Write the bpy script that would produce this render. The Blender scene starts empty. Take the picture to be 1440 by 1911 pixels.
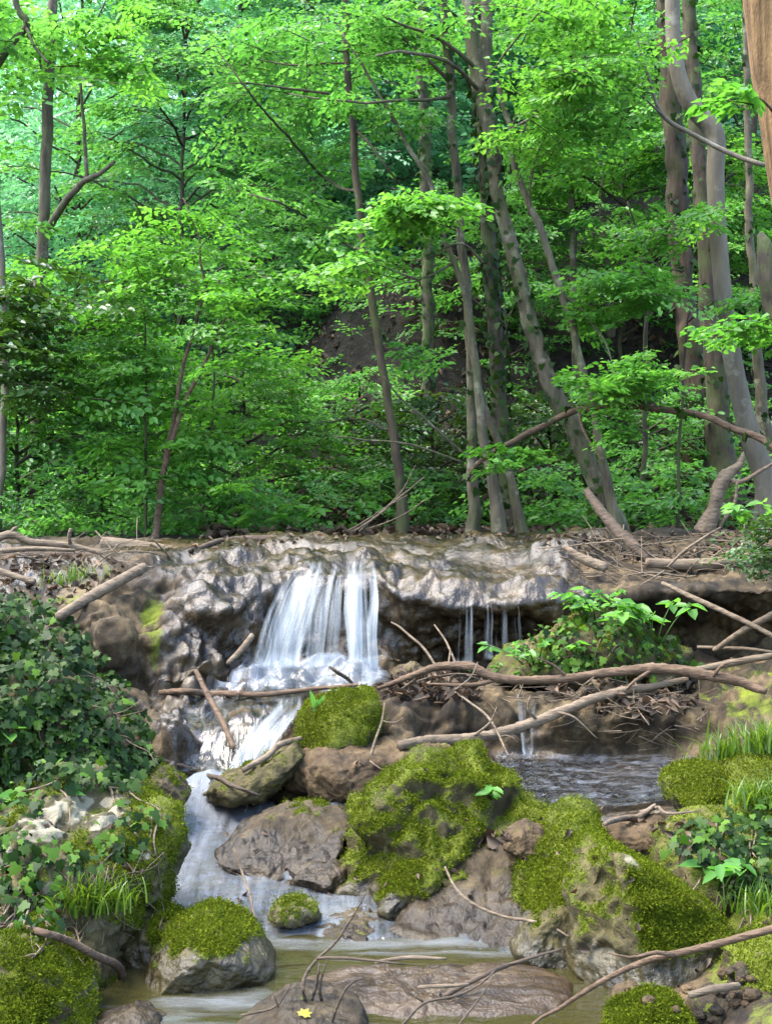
import bpy, math, random
import numpy as np
from mathutils import Vector
from mathutils.bvhtree import BVHTree

# ------------------------------------------------------------------ basics
F, CX, CY, H = 2760.0, 720.0, 955.5, 1.3      # photograph focal length (px), centre, eye height above the lower pool (m)
scene = bpy.context.scene
COL = scene.collection
rng = np.random.default_rng(7)
random.seed(7)


def P(px, py, Y):
    """a point seen at photo pixel (px, py) and lying Y metres away"""
    return np.array([(px - CX) / F * Y, Y, H - (py - CY) / F * Y])


def S(px, Y):
    return px / F * Y


def unit(v):
    return v / np.maximum(np.linalg.norm(v, axis=-1, keepdims=True), 1e-9)


def smooth(a, b, x):
    t = np.clip((x - a) / (b - a), 0, 1)
    return t * t * (3 - 2 * t)


# ------------------------------------------------------------------ noise
_perm = np.random.default_rng(3).permutation(256)
_perm = np.concatenate([_perm, _perm, _perm])
_grad = unit(np.random.default_rng(4).normal(size=(256, 3)))


def perlin(p):
    p = np.asarray(p, dtype=np.float64)
    i = np.floor(p).astype(np.int64)
    f = p - i
    i &= 255
    u = f * f * f * (f * (f * 6 - 15) + 10)
    out = 0
    for dx in (0, 1):
        wx = u[:, 0] if dx else 1 - u[:, 0]
        for dy in (0, 1):
            wy = u[:, 1] if dy else 1 - u[:, 1]
            for dz in (0, 1):
                wz = u[:, 2] if dz else 1 - u[:, 2]
                h = _perm[_perm[_perm[(i[:, 0] + dx) & 255] + ((i[:, 1] + dy) & 255)] + ((i[:, 2] + dz) & 255)]
                g = _grad[h]
                d = (f[:, 0] - dx) * g[:, 0] + (f[:, 1] - dy) * g[:, 1] + (f[:, 2] - dz) * g[:, 2]
                out = out + wx * wy * wz * d
    return out * 1.6


def fbm(p, octv=4, gain=0.5):
    a, s, o = 1.0, 1.0, 0
    for k in range(octv):
        o = o + a * perlin(p * s + 17.3 * k)
        s *= 2.03
        a *= gain
    return o


def ridged(p, octv=4, gain=0.5):
    a, s, o = 1.0, 1.0, 0
    for k in range(octv):
        o = o + a * (1 - 2 * np.abs(perlin(p * s + 9.1 * k)))
        s *= 2.1
        a *= gain
    return o


_cell = np.random.default_rng(5).random((256, 3))


def worley(p):
    """distance to the nearest scattered point (cells of size one)"""
    p = np.asarray(p, dtype=np.float64)
    i = np.floor(p).astype(np.int64)
    f = p - i
    best = np.full(len(p), 9.0)
    for dx in (-1, 0, 1):
        for dy in (-1, 0, 1):
            for dz in (-1, 0, 1):
                h = _perm[_perm[_perm[(i[:, 0] + dx) & 255] + ((i[:, 1] + dy) & 255)] + ((i[:, 2] + dz) & 255)]
                q = _cell[h]
                d = (dx + q[:, 0] - f[:, 0]) ** 2 + (dy + q[:, 1] - f[:, 1]) ** 2 + (dz + q[:, 2] - f[:, 2]) ** 2
                best = np.minimum(best, d)
    return np.sqrt(best)


# ------------------------------------------------------------------ mesh building
class MB:
    """collects vertices and faces of several shapes, then links them as ONE mesh object"""

    def __init__(self):
        self.v, self.q, self.t, self.qm, self.tm, self.a = [], [], [], [], [], {}
        self.n = 0

    def add(self, v, quads=None, tris=None, m=0, **attrs):
        v = np.asarray(v, dtype=np.float64).reshape(-1, 3)
        if quads is not None and len(quads):
            quads = np.asarray(quads, dtype=np.int64) + self.n
            self.q.append(quads)
            self.qm.append(np.full(len(quads), m))
        if tris is not None and len(tris):
            tris = np.asarray(tris, dtype=np.int64) + self.n
            self.t.append(tris)
            self.tm.append(np.full(len(tris), m))
        for k, val in attrs.items():
            self.a.setdefault(k, []).append((self.n, np.broadcast_to(np.asarray(val, dtype=np.float64), (len(v),))))
        self.v.append(v)
        self.n += len(v)

    def arrays(self):
        return np.concatenate(self.v) if self.v else np.zeros((0, 3))

    def build(self, name, mats, parent=None, flat=False, origin=None):
        v = self.arrays()
        if origin is not None:
            v = v - np.asarray(origin)
        me = bpy.data.meshes.new(name)
        q = np.concatenate(self.q) if self.q else np.zeros((0, 4), int)
        t = np.concatenate(self.t) if self.t else np.zeros((0, 3), int)
        qm = np.concatenate(self.qm) if self.q else np.zeros(0, int)
        tm = np.concatenate(self.tm) if self.t else np.zeros(0, int)
        me.vertices.add(len(v))
        me.vertices.foreach_set("co", v.astype(np.float32).ravel())
        nl = len(q) * 4 + len(t) * 3
        me.loops.add(nl)
        me.loops.foreach_set("vertex_index", np.concatenate([q.ravel(), t.ravel()]).astype(np.int32))
        me.polygons.add(len(q) + len(t))
        starts = np.concatenate([np.arange(len(q)) * 4, len(q) * 4 + np.arange(len(t)) * 3])
        me.polygons.foreach_set("loop_start", starts.astype(np.int32))
        me.polygons.foreach_set("material_index", np.concatenate([qm, tm]).astype(np.int32))
        me.polygons.foreach_set("use_smooth", np.full(len(q) + len(t), not flat))
        for k, lst in self.a.items():
            arr = np.zeros(len(v), dtype=np.float32)
            for s, val in lst:
                arr[s:s + len(val)] = val
            at = me.attributes.new(k, 'FLOAT', 'POINT')
            at.data.foreach_set("value", arr)
        me.update(calc_edges=True)
        me.validate()
        for m in (mats if isinstance(mats, (list, tuple)) else [mats]):
            me.materials.append(m)
        o = bpy.data.objects.new(name, me)
        COL.objects.link(o)
        if origin is not None and parent is None:
            o.location = origin
        if parent is not None:
            o.parent = parent
        return o


def tag(o, label=None, cat=None, group=None, kind=None):
    if label:
        o["label"] = label
    if cat:
        o["category"] = cat
    if group:
        o["group"] = group
    if kind:
        o["kind"] = kind
    return o


def thing(name, loc, label, cat, group=None):
    o = bpy.data.objects.new(name, None)
    o.empty_display_size = 0.1
    COL.objects.link(o)
    o.location = loc
    return tag(o, label, cat, group)


def catmull(pts, n):
    """n points along a smooth curve through pts (any dimension)"""
    pts = np.asarray(pts, dtype=np.float64)
    if len(pts) == 2:
        t = np.linspace(0, 1, n)[:, None]
        return pts[0] * (1 - t) + pts[1] * t
    p = np.vstack([2 * pts[0] - pts[1], pts, 2 * pts[-1] - pts[-2]])
    d = np.concatenate([[0], np.cumsum(np.linalg.norm(np.diff(pts[:, :3], axis=0), axis=1) + 1e-9)])
    s = np.linspace(0, d[-1], n)
    k = np.clip(np.searchsorted(d, s, side='right') - 1, 0, len(pts) - 2)
    t = ((s - d[k]) / (d[k + 1] - d[k]))[:, None]
    p0, p1, p2, p3 = p[k], p[k + 1], p[k + 2], p[k + 3]
    return 0.5 * (2 * p1 + (p2 - p0) * t + (2 * p0 - 5 * p1 + 4 * p2 - p3) * t ** 2 + (3 * p1 - p0 - 3 * p2 + p3) * t ** 3)


def tube(mb, pts, rad, seg=8, step=0.05, wob=0.0, rough=0.0, m=0, cap=True, flare=0.0, fluted=0.0, seed=0.0, **attrs):
    """a tapered, slightly uneven tube along pts; rad = list of radii (one per point)"""
    pts = np.asarray(pts, dtype=np.float64)
    rad = np.asarray(rad, dtype=np.float64) if np.ndim(rad) else np.full(len(pts), rad)
    L = np.linalg.norm(np.diff(pts, axis=0), axis=1).sum()
    n = int(max(len(pts) + 1, min(400, L / step)))
    c = catmull(np.hstack([pts, rad[:, None]]), n)
    r, c = np.maximum(c[:, 3], 0.0004), c[:, :3].copy()
    if wob:
        w = np.stack([fbm(np.stack([np.arange(n) * L / n * 2.2 + 31 * k + seed, np.full(n, 3.3 * k), np.full(n, seed)], 1), 3) for k in range(3)], 1)
        w -= w[0] * (1 - np.linspace(0, 1, n))[:, None]
        c += w * wob
    T = unit(np.gradient(c, axis=0))
    up = np.array([0, 0, 1.0]) if abs(T[n // 2][2]) < 0.8 else np.array([0, 1.0, 0])
    A = unit(np.cross(T, up))
    B = np.cross(T, A)
    th = np.arange(seg) / seg * 2 * np.pi
    dirs = A[:, None] * np.cos(th)[None, :, None] + B[:, None] * np.sin(th)[None, :, None]
    rr = np.repeat(r[:, None], seg, 1)
    tt = np.linspace(0, 1, n)[:, None]
    if flare:
        rr = rr * (1 + flare * np.exp(-tt * 14) * (1 + 0.45 * np.sin(th * 4 + seed)[None]))
    if fluted:
        rr = rr * (1 + fluted * np.sin(th * 3 + seed + tt * 5))
    v = c[:, None] + dirs * rr[..., None]
    if rough:
        q = v.reshape(-1, 3)
        sc = 1.0 / max(r.mean(), 0.004)
        d = fbm(q * np.array([1.3, 1.3, 0.35]) * sc + seed, 3)
        v = (q + dirs.reshape(-1, 3) * (d * rough * rr.ravel())[:, None]).reshape(v.shape)
    i = np.arange(n - 1)[:, None] * seg
    j = np.arange(seg)[None]
    k = (j + 1) % seg
    quads = np.stack([i + j, i + k, i + seg + k, i + seg + j], -1).reshape(-1, 4)
    vv = v.reshape(-1, 3)
    tris = None
    if cap:
        vv = np.vstack([vv, c[0] - T[0] * r[0] * 0.3, c[-1] + T[-1] * r[-1] * 0.3])
        a, b = n * seg, n * seg + 1
        jj = np.arange(seg)
        e = (n - 1) * seg
        tris = np.vstack([np.stack([(jj + 1) % seg, jj, np.full(seg, a)], 1), np.stack([e + jj, e + (jj + 1) % seg, np.full(seg, b)], 1)])
    mb.add(vv, quads, tris, m, **attrs)
    return c, r


# ------------------------------------------------------------------ leaves
def leaf_mesh(mb, pos, d, nrm, size, width=0.62, fold=0.12, bend=0.15, m=0, rnd=None):
    """pointed oval leaves: pos base, d direction to the tip, nrm face normal, size length (arrays)"""
    n = len(pos)
    if n == 0:
        return
    d = unit(d)
    s = unit(np.cross(nrm, d))
    nn = np.cross(d, s)
    L = np.asarray(size, dtype=np.float64).reshape(-1, 1) * np.ones((n, 1))
    w = L * width * 0.5
    def at(x, y, z):
        return pos + d * (x * L) + s * (y * w) + nn * (z * L)
    v = np.stack([at(0, 0, 0), at(.28, .92, fold), at(.66, .78, fold * .7 - bend * .4), at(1, 0, -bend), at(.66, -.78, fold * .7 - bend * .4), at(.28, -.92, fold)], 1).reshape(-1, 3)
    b = np.arange(n)[:, None] * 6
    q = np.concatenate([b + np.array([0, 3, 2, 1]), b + np.array([0, 5, 4, 3])])
    r = rng.random(n) if rnd is None else rnd
    mb.add(v, q, None, m, rnd=np.repeat(r, 6))


IVY = np.array([(0, 0), (-.28, -.12), (-.52, .14), (-.34, .34), (-.40, .66), (-.17, .66), (0, 1.05), (.17, .66), (.40, .66), (.34, .34), (.52, .14), (.28, -.12)])
MAPLE = np.array([(0, 0), (-.3, -.1), (-.35, .08), (-.62, .2), (-.4, .38), (-.5, .75), (-.2, .62), (0, 1.05), (.2, .62), (.5, .75), (.4, .38), (.62, .2), (.35, .08), (.3, -.1)])


def lobed_mesh(mb, pos, d, nrm, size, shape=IVY, m=0, cup=0.12, rnd=None):
    """five-lobed leaves as a fan of triangles round a centre"""
    n = len(pos)
    if n == 0:
        return
    d = unit(d)
    s = unit(np.cross(nrm, d))
    nn = np.cross(d, s)
    L = np.asarray(size, dtype=np.float64).reshape(-1, 1, 1) * np.ones((n, 1, 1))
    k = len(shape)
    pts = np.vstack([shape, [[0, .32]]])
    z = -cup * (np.hypot(pts[:, 0], pts[:, 1] - .32)) ** 2 * 1.6
    v = pos[:, None] + s[:, None] * (pts[:, 0][None, :, None] * L) + d[:, None] * (pts[:, 1][None, :, None] * L) + nn[:, None] * (z[None, :, None] * L)
    tri = np.stack([(np.arange(k) + 1) % k, np.arange(k), np.full(k, k)], 1)
    t = (np.arange(n)[:, None, None] * (k + 1) + tri[None]).reshape(-1, 3)
    r = rng.random(n) if rnd is None else rnd
    mb.add(v.reshape(-1, 3), None, t, m, rnd=np.repeat(r, k + 1))


def make_spray(seed):
    """template of one flat leafy twig: unit length along +x"""
    g = np.random.default_rng(seed)
    pos, dr = [], []
    def zt(x):
        return -0.16 * x * x
    axis = np.linspace(0.08, 1.0, 10)
    for i, t in enumerate(axis):
        sg = 1 if i % 2 else -1
        pos.append((t, 0.0, zt(t)))
        a = sg * g.uniform(.6, 1.1) * (1 if t < .97 else .1)
        dr.append((math.cos(a), math.sin(a), -.1))
    for i, t in enumerate(np.linspace(0.12, 0.82, 7)):
        sg = 1 if i % 2 else -1
        a = sg * g.uniform(.65, .95)
        ln = (0.50 - 0.30 * abs(t - .3)) * g.uniform(.75, 1.15)
        m = int(4 + ln * 9)
        for j in range(m):
            u = (j + 1) / m * ln
            x, y = t + u * math.cos(a), u * math.sin(a)
            pos.append((x, y, zt(t) - .12 * u + g.normal() * .012))
            b = a + (1 if j % 2 else -1) * g.uniform(.5, 1.0) * (1 if j < m - 1 else .1)
            dr.append((math.cos(b), math.sin(b), g.uniform(-.35, .05)))
    pos, dr = np.array(pos), np.array(dr)
    nr = unit(np.stack([g.normal(size=len(pos)) * .3, g.normal(size=len(pos)) * .3, np.ones(len(pos))], 1))
    return pos, dr, nr


SPRAYS = [make_spray(40 + i) for i in range(8)]


def spray_leaves(mb, A, D, L, leaf, jitter=.25, m=0, tw=None, roll=.3, keep=1.0, width=.62):
    """flat leafy twigs at anchors A pointing along D, length L; tw = material slot for the twig wood"""
    A, D = np.asarray(A, float), unit(np.asarray(D, float))
    n = len(A)
    if n == 0:
        return
    L = np.asarray(L, float) * np.ones(n)
    leaf = np.asarray(leaf, float) * np.ones(n)
    up = unit(np.stack([rng.normal(size=n) * roll, rng.normal(size=n) * roll, np.ones(n)], 1))
    Yv = unit(np.cross(up, D))
    Z = np.cross(D, Yv)
    pick = rng.integers(0, len(SPRAYS), n)
    for k, (pos, dr, nr) in enumerate(SPRAYS):
        ix = np.where(pick == k)[0]
        if len(ix) == 0:
            continue
        R = np.stack([D[ix], Yv[ix], Z[ix]], 1)
        W = np.einsum('mi,nij->nmj', pos, R) * L[ix][:, None, None] + A[ix][:, None]
        DD = np.einsum('mi,nij->nmj', dr, R)
        NN = np.einsum('mi,nij->nmj', nr, R)
        mm = W.shape[1]
        W, DD, NN = W.reshape(-1, 3), DD.reshape(-1, 3), NN.reshape(-1, 3)
        W = W + rng.normal(size=W.shape) * .012
        NN = unit(NN + rng.normal(size=NN.shape) * jitter)
        sz = np.repeat(leaf[ix], mm) * rng.uniform(.6, 1.2, len(W))
        r = np.clip(np.repeat(rng.random(len(ix)), mm) * .55 + rng.random(len(W)) * .45, 0, 1)
        kk = rng.random(len(W)) < keep
        leaf_mesh(mb, W[kk], DD[kk], NN[kk], sz[kk], m=m, rnd=r[kk], width=width)
    if tw is not None:
        x = np.array([0, .35, .7, 1.0])
        z = -0.16 * x * x
        th = np.arange(3) * 2 * np.pi / 3
        rad = np.array([.006, .0045, .003, .0015])
        loc = np.stack([np.repeat(x, 3), (rad[:, None] * np.cos(th)).ravel(), np.repeat(z, 3) + (rad[:, None] * np.sin(th)).ravel()], 1)
        R = np.stack([D, Yv, Z], 1)
        sc = np.stack([L, np.ones(n), np.ones(n)], 1)
        W = np.einsum('nmi,nij->nmj', loc[None] * np.stack([L, np.ones(n), L], 1)[:, None] , R) + A[:, None]
        i = np.arange(3)[:, None] * 3
        j = np.arange(3)[None]
        q = np.stack([i + j, i + (j + 1) % 3, i + 3 + (j + 1) % 3, i + 3 + j], -1).reshape(-1, 4)
        Q = (np.arange(n)[:, None, None] * 12 + q[None]).reshape(-1, 4)
        mb.add(W.reshape(-1, 3), Q, None, tw, rnd=.5)


# ------------------------------------------------------------------ materials
def new_mat(name):
    m = bpy.data.materials.new(name)
    m.use_nodes = True
    nt = m.node_tree
    nt.nodes.clear()
    out = nt.nodes.new('ShaderNodeOutputMaterial')
    return m, nt, out


class N:
    """tiny helper round a node tree"""

    def __init__(self, nt):
        self.nt = nt

    def n(self, typ, ins=None, **props):
        nd = self.nt.nodes.new(typ)
        for k, v in props.items():
            setattr(nd, k, v)
        for k, v in (ins or {}).items():
            if isinstance(v, bpy.types.NodeSocket):
                self.nt.links.new(v, nd.inputs[k])
            else:
                nd.inputs[k].default_value = v
        return nd

    def attr(self, name):
        return self.n('ShaderNodeAttribute', attribute_name=name).outputs['Fac']

    def pos(self):
        return self.n('ShaderNodeNewGeometry').outputs['Position']

    def noise(self, scale, detail=4, rough=.55, vec=None, dist=0.0, out='Fac'):
        nd = self.n('ShaderNodeTexNoise', {'Scale': scale, 'Detail': detail, 'Roughness': rough, 'Distortion': dist})
        self.nt.links.new(vec if vec is not None else self.pos(), nd.inputs['Vector'])
        return nd.outputs[out]

    def scale(self, vec, s):
        return self.n('ShaderNodeVectorMath', {0: vec, 1: s}, operation='MULTIPLY').outputs[0]

    def ramp(self, fac, stops, interp='LINEAR'):
        nd = self.n('ShaderNodeValToRGB', {'Fac': fac})
        nd.color_ramp.interpolation = interp
        el = nd.color_ramp.elements
        while len(el) < len(stops):
            el.new(0.5)
        for e, (p, c) in zip(el, stops):
            e.position = p
            e.color = (*c, 1) if len(c) == 3 else c
        return nd.outputs['Color']

    def rng(self, fac, a, b, c=0.0, d=1.0):
        return self.n('ShaderNodeMapRange', {0: fac, 1: a, 2: b, 3: c, 4: d}, clamp=True).outputs[0]

    def mix(self, fac, a, b, blend='MIX'):
        nd = self.n('ShaderNodeMix', data_type='RGBA', blend_type=blend)
        for s, v in ((nd.inputs[0], fac), (nd.inputs[6], a), (nd.inputs[7], b)):
            if isinstance(v, bpy.types.NodeSocket):
                self.nt.links.new(v, s)
            else:
                s.default_value = v if not isinstance(v, tuple) else ((*v, 1) if len(v) == 3 else v)
        return nd.outputs[2]

    def math(self, op, a, b=0.0, clamp=False):
        return self.n('ShaderNodeMath', {0: a, 1: b}, operation=op, use_clamp=clamp).outputs[0]

    def bump(self, h, strength, dist, normal=None):
        ins = {'Height': h, 'Strength': strength, 'Distance': dist}
        if normal is not None:
            ins['Normal'] = normal
        return self.n('ShaderNodeBump', ins).outputs[0]


def c3(h):
    return h if len(h) == 4 else (*h, 1.0)


def leaf_mat(name, lo, mid, hi, trans=.4, rough=.38, spec=.5, tcol=None, big=0.35):
    m, nt, out = new_mat(name)
    k = N(nt)
    f = k.math('ADD', k.math('MULTIPLY', k.attr('rnd'), 1 - big), k.math('MULTIPLY', k.noise(.9, 2), big))
    col = k.ramp(f, [(.15, lo), (.5, mid), (.9, hi)])
    b = k.n('ShaderNodeBsdfPrincipled', {'Base Color': col, 'Roughness': rough, 'Specular IOR Level': spec})
    tc = k.mix(1.0, col, tcol or (1.5, 1.35, .5), 'MULTIPLY')
    t = k.n('ShaderNodeBsdfTranslucent', {'Color': tc})
    mx = k.n('ShaderNodeMixShader', {0: trans, 1: b.outputs[0], 2: t.outputs[0]})
    nt.links.new(mx.outputs[0], out.inputs[0])
    return m


def bark_mat(name, dark, light, sc=1.0, moss=0.0, rough=.85, lich=None, zs=.22, bmp=.7, vs=None):
    m, nt, out = new_mat(name)
    k = N(nt)
    p = k.pos()
    a = k.noise(26 * sc, 5, .6, k.scale(p, vs or (1, 1, zs)))
    b = k.noise(5 * sc, 4, .6)
    col = k.mix(k.rng(a, .32, .68), dark, light)
    col = k.mix(k.rng(b, .35, .75), col, k.mix(.5, col, dark), 'MIX')
    if lich:
        col = k.mix(k.rng(k.noise(9 * sc, 5, .65), .56, .66), col, lich)
    if moss:
        col = k.mix(k.math('MULTIPLY', k.rng(k.noise(4.2, 5, .65), .45, .6), moss), col, (.045, .075, .012))
    h = k.math('ADD', a, k.math('MULTIPLY', k.noise(90 * sc, 4, .6, k.scale(p, vs or (1, 1, .35))), .4))
    bs = k.n('ShaderNodeBsdfPrincipled', {'Base Color': col, 'Roughness': rough, 'Specular IOR Level': .25, 'Normal': k.bump(h, bmp, .016)})
    nt.links.new(bs.outputs[0], out.inputs[0])
    return m
# ------------------------------------------------------------------ stone materials
def stone_mat(name, dark, mid, light, moss_lo=(.026, .034, .003), moss_hi=(.095, .115, .009), wet_r=.30, bump=.8, speck=None, film=None, pale=None, wspec=.34):
    m, nt, out = new_mat(name)
    k = N(nt)
    p = k.pos()
    n1 = k.noise(4.5, 6, .62)
    n2 = k.noise(22, 6, .65)
    n3 = k.noise(110, 4, .6)
    f = k.math('ADD', k.math('MULTIPLY', n1, .6), k.math('MULTIPLY', n2, .4))
    col = k.ramp(f, [(.38, dark), (.5, mid), (.62, light)])
    if speck:
        col = k.mix(k.rng(k.noise(13, 6, .7), .58, .64), col, speck)
    if pale:
        col = k.mix(k.rng(k.math('ADD', k.attr('pale'), k.math('MULTIPLY', k.math('SUBTRACT', k.noise(11, 5, .65), .5), .9)), .4, .6), col, pale)
    wet = k.attr('wet')
    wv = k.rng(k.math('ADD', wet, k.math('MULTIPLY', k.math('SUBTRACT', k.noise(7, 4, .6), .5), .9)), .35, .65)
    col = k.mix(wv, col, k.mix(1.0, col, (.62, .60, .60), 'MULTIPLY'))          # wet stone soaks darker
    mo = k.attr('moss')
    mv = k.rng(k.math('ADD', mo, k.math('ADD', k.math('MULTIPLY', k.math('SUBTRACT', k.noise(16, 5, .7), .5), .9), k.math('MULTIPLY', k.math('SUBTRACT', n3, .5), .5))), .38, .62)
    mcol = k.ramp(k.math('ADD', k.math('MULTIPLY', k.noise(7, 4, .6), .55), k.math('MULTIPLY', k.noise(60, 4, .7), .45)), [(.34, moss_lo), (.62, moss_hi)])
    col = k.mix(mv, col, mcol)
    rough = k.math('MAXIMUM', k.rng(wv, 0, 1, .82, wet_r), k.rng(mv, 0, 1, 0, .95))
    h = k.math('ADD', k.math('MULTIPLY', n2, .55), k.math('ADD', k.math('MULTIPLY', n3, .30), k.math('MULTIPLY', k.noise(260, 3, .6), k.rng(mv, 0, 1, .08, .5))))
    nrm = k.bump(h, bump, .02)
    spec = k.rng(wv, 0, 1, .22, wspec)
    b = k.n('ShaderNodeBsdfPrincipled', {'Base Color': col, 'Roughness': rough, 'Specular IOR Level': spec, 'Normal': nrm})
    if film:     # a thin film of running water over the stone
        cn = k.bump(k.noise(24, 5, .58, k.scale(p, (1, .8, .5))), .8, .045)
        nt.links.new(k.math('MULTIPLY', wv, film), b.inputs['Coat Weight'])
        b.inputs['Coat Roughness'].default_value = .15
        b.inputs['Coat IOR'].default_value = 1.6
        nt.links.new(cn, b.inputs['Coat Normal'])
    nt.links.new(b.outputs[0], out.inputs[0])
    return m


M = {}
M['tufa'] = stone_mat('wet_tufa', (.0060, .0036, .0016), (.027, .0182, .0082), (.092, .065, .032), wet_r=.26, film=.42, wspec=.16, bump=.5)
M['grey_rock'] = stone_mat('grey_brown_rock', (.0095, .0066, .0029), (.031, .0220, .0105), (.070, .053, .027), film=.05, wspec=.2)
M['tan_rock'] = stone_mat('tan_rock', (.020, .0125, .0052), (.050, .032, .0145), (.090, .062, .030))
M['moss_rock'] = stone_mat('mossy_rock', (.014, .0110, .0036), (.038, .031, .0100), (.076, .062, .023), film=.05, pale=(.20, .175, .11))
M['lime_rock'] = stone_mat('limestone', (.017, .015, .006), (.050, .043, .019), (.11, .098, .055), pale=(.155, .14, .095), film=.03)

# ------------------------------------------------------------------ terrain: stations from the near pool to the ledge crest
COLS = {
    -260: [(2000, 3.3), (1880, 3.5), (1800, 3.8), (1700, 4.3), (1600, 4.8), (1480, 5.2), (1400, 5.5), (1330, 5.8), (1270, 6.2), (1230, 6.5), (1175, 6.7), (1130, 6.9), (1060, 7.5), (1028, 8.4), (1000, 9.4)],
    0: [(2000, 3.5), (1890, 3.8), (1810, 4.1), (1720, 4.5), (1620, 4.9), (1500, 5.3), (1420, 5.6), (1350, 5.9), (1290, 6.3), (1245, 6.5), (1170, 6.65), (1135, 6.85), (1060, 7.5), (1028, 8.4), (1003, 9.4)],
    130: [(2000, 3.5), (1890, 3.85), (1830, 4.1), (1730, 4.55), (1630, 4.95), (1520, 5.35), (1440, 5.65), (1360, 5.95), (1305, 6.3), (1250, 6.5), (1165, 6.62), (1138, 6.8), (1062, 7.5), (1028, 8.4), (1005, 9.4)],
    215: [(2000, 3.55), (1900, 3.9), (1830, 4.15), (1730, 4.6), (1640, 5.0), (1530, 5.4), (1450, 5.7), (1375, 6.0), (1320, 6.3), (1288, 6.55), (1190, 6.55), (1130, 6.72), (1062, 7.25), (1026, 8.3), (1006, 9.4)],
    300: [(2000, 3.6), (1910, 3.95), (1850, 4.15), (1750, 4.6), (1640, 5.1), (1520, 5.6), (1455, 5.85), (1385, 6.1), (1325, 6.4), (1290, 6.6), (1165, 6.7), (1150, 6.9), (1062, 7.1), (1026, 8.2), (1005, 9.4)],
    370: [(2000, 3.6), (1920, 3.9), (1850, 4.15), (1720, 4.7), (1620, 5.15), (1505, 5.7), (1445, 5.92), (1375, 6.12), (1310, 6.42), (1285, 6.65), (1200, 6.78), (1105, 6.92), (1050, 7.2), (1022, 8.2), (1004, 9.4)],
    470: [(2000, 3.6), (1925, 3.85), (1850, 4.15), (1700, 4.75), (1600, 5.25), (1500, 5.75), (1450, 5.92), (1345, 6.12), (1300, 6.4), (1262, 6.8), (1180, 6.95), (1072, 7.08), (1038, 7.6), (1016, 8.4), (1003, 9.4)],
    560: [(2000, 3.6), (1925, 3.85), (1850, 4.15), (1700, 4.75), (1600, 5.2), (1500, 5.7), (1445, 5.9), (1330, 6.2), (1296, 6.5), (1255, 6.85), (1190, 7.0), (1060, 7.1), (1036, 7.6), (1014, 8.4), (1002, 9.4)],
    690: [(2000, 3.6), (1925, 3.85), (1850, 4.15), (1700, 4.72), (1600, 5.15), (1500, 5.6), (1440, 5.85), (1325, 6.12), (1290, 6.4), (1255, 6.9), (1190, 7.05), (1072, 7.02), (1040, 7.5), (1013, 8.4), (1002, 9.4)],
    760: [(2000, 3.6), (1925, 3.85), (1850, 4.15), (1710, 4.70), (1610, 5.12), (1500, 5.55), (1430, 5.9), (1320, 6.12), (1282, 6.45), (1256, 7.05), (1195, 7.02), (1115, 6.92), (1050, 7.4), (1012, 8.4), (1002, 9.4)],
    870: [(2000, 3.6), (1925, 3.85), (1845, 4.15), (1720, 4.65), (1610, 5.1), (1500, 5.55), (1412, 6.02), (1315, 6.16), (1285, 6.5), (1246, 7.12), (1190, 6.99), (1128, 6.86), (1055, 7.4), (1011, 8.4), (1001, 9.4)],
    990: [(2000, 3.6), (1915, 3.85), (1840, 4.15), (1720, 4.6), (1600, 5.1), (1505, 5.55), (1408, 6.05), (1312, 6.18), (1290, 6.5), (1244, 7.15), (1190, 7.0), (1125, 6.85), (1055, 7.4), (1010, 8.4), (1001, 9.4)],
    1120: [(2000, 3.5), (1900, 3.8), (1830, 4.1), (1700, 4.6), (1590, 5.1), (1500, 5.5), (1412, 6.02), (1310, 6.16), (1280, 6.5), (1240, 7.2), (1192, 7.1), (1112, 6.95), (1050, 7.45), (1008, 8.4), (999, 9.4)],
    1260: [(2000, 3.45), (1885, 3.75), (1800, 4.1), (1680, 4.6), (1580, 5.0), (1490, 5.4), (1412, 5.95), (1305, 6.15), (1275, 6.5), (1240, 7.1), (1190, 7.3), (1105, 6.92), (1050, 7.45), (1006, 8.4), (996, 9.4)],
    1440: [(2000, 3.2), (1860, 3.55), (1780, 3.9), (1650, 4.4), (1550, 4.8), (1450, 5.2), (1390, 5.5), (1320, 5.95), (1260, 6.4), (1230, 7.0), (1185, 7.15), (1100, 6.92), (1048, 7.45), (1003, 8.4), (985, 9.4)],
    1740: [(2000, 3.0), (1840, 3.4), (1740, 3.8), (1610, 4.3), (1500, 4.7), (1400, 5.1), (1340, 5.5), (1270, 5.9), (1225, 6.4), (1190, 6.9), (1150, 7.05), (1085, 6.95), (1030, 7.45), (990, 8.4), (960, 9.4)],
}
CPX = np.array(sorted(COLS))
CTL = np.array([COLS[c] for c in CPX], dtype=float)              # columns x stations x (py, Y)
SUB = 20


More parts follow.
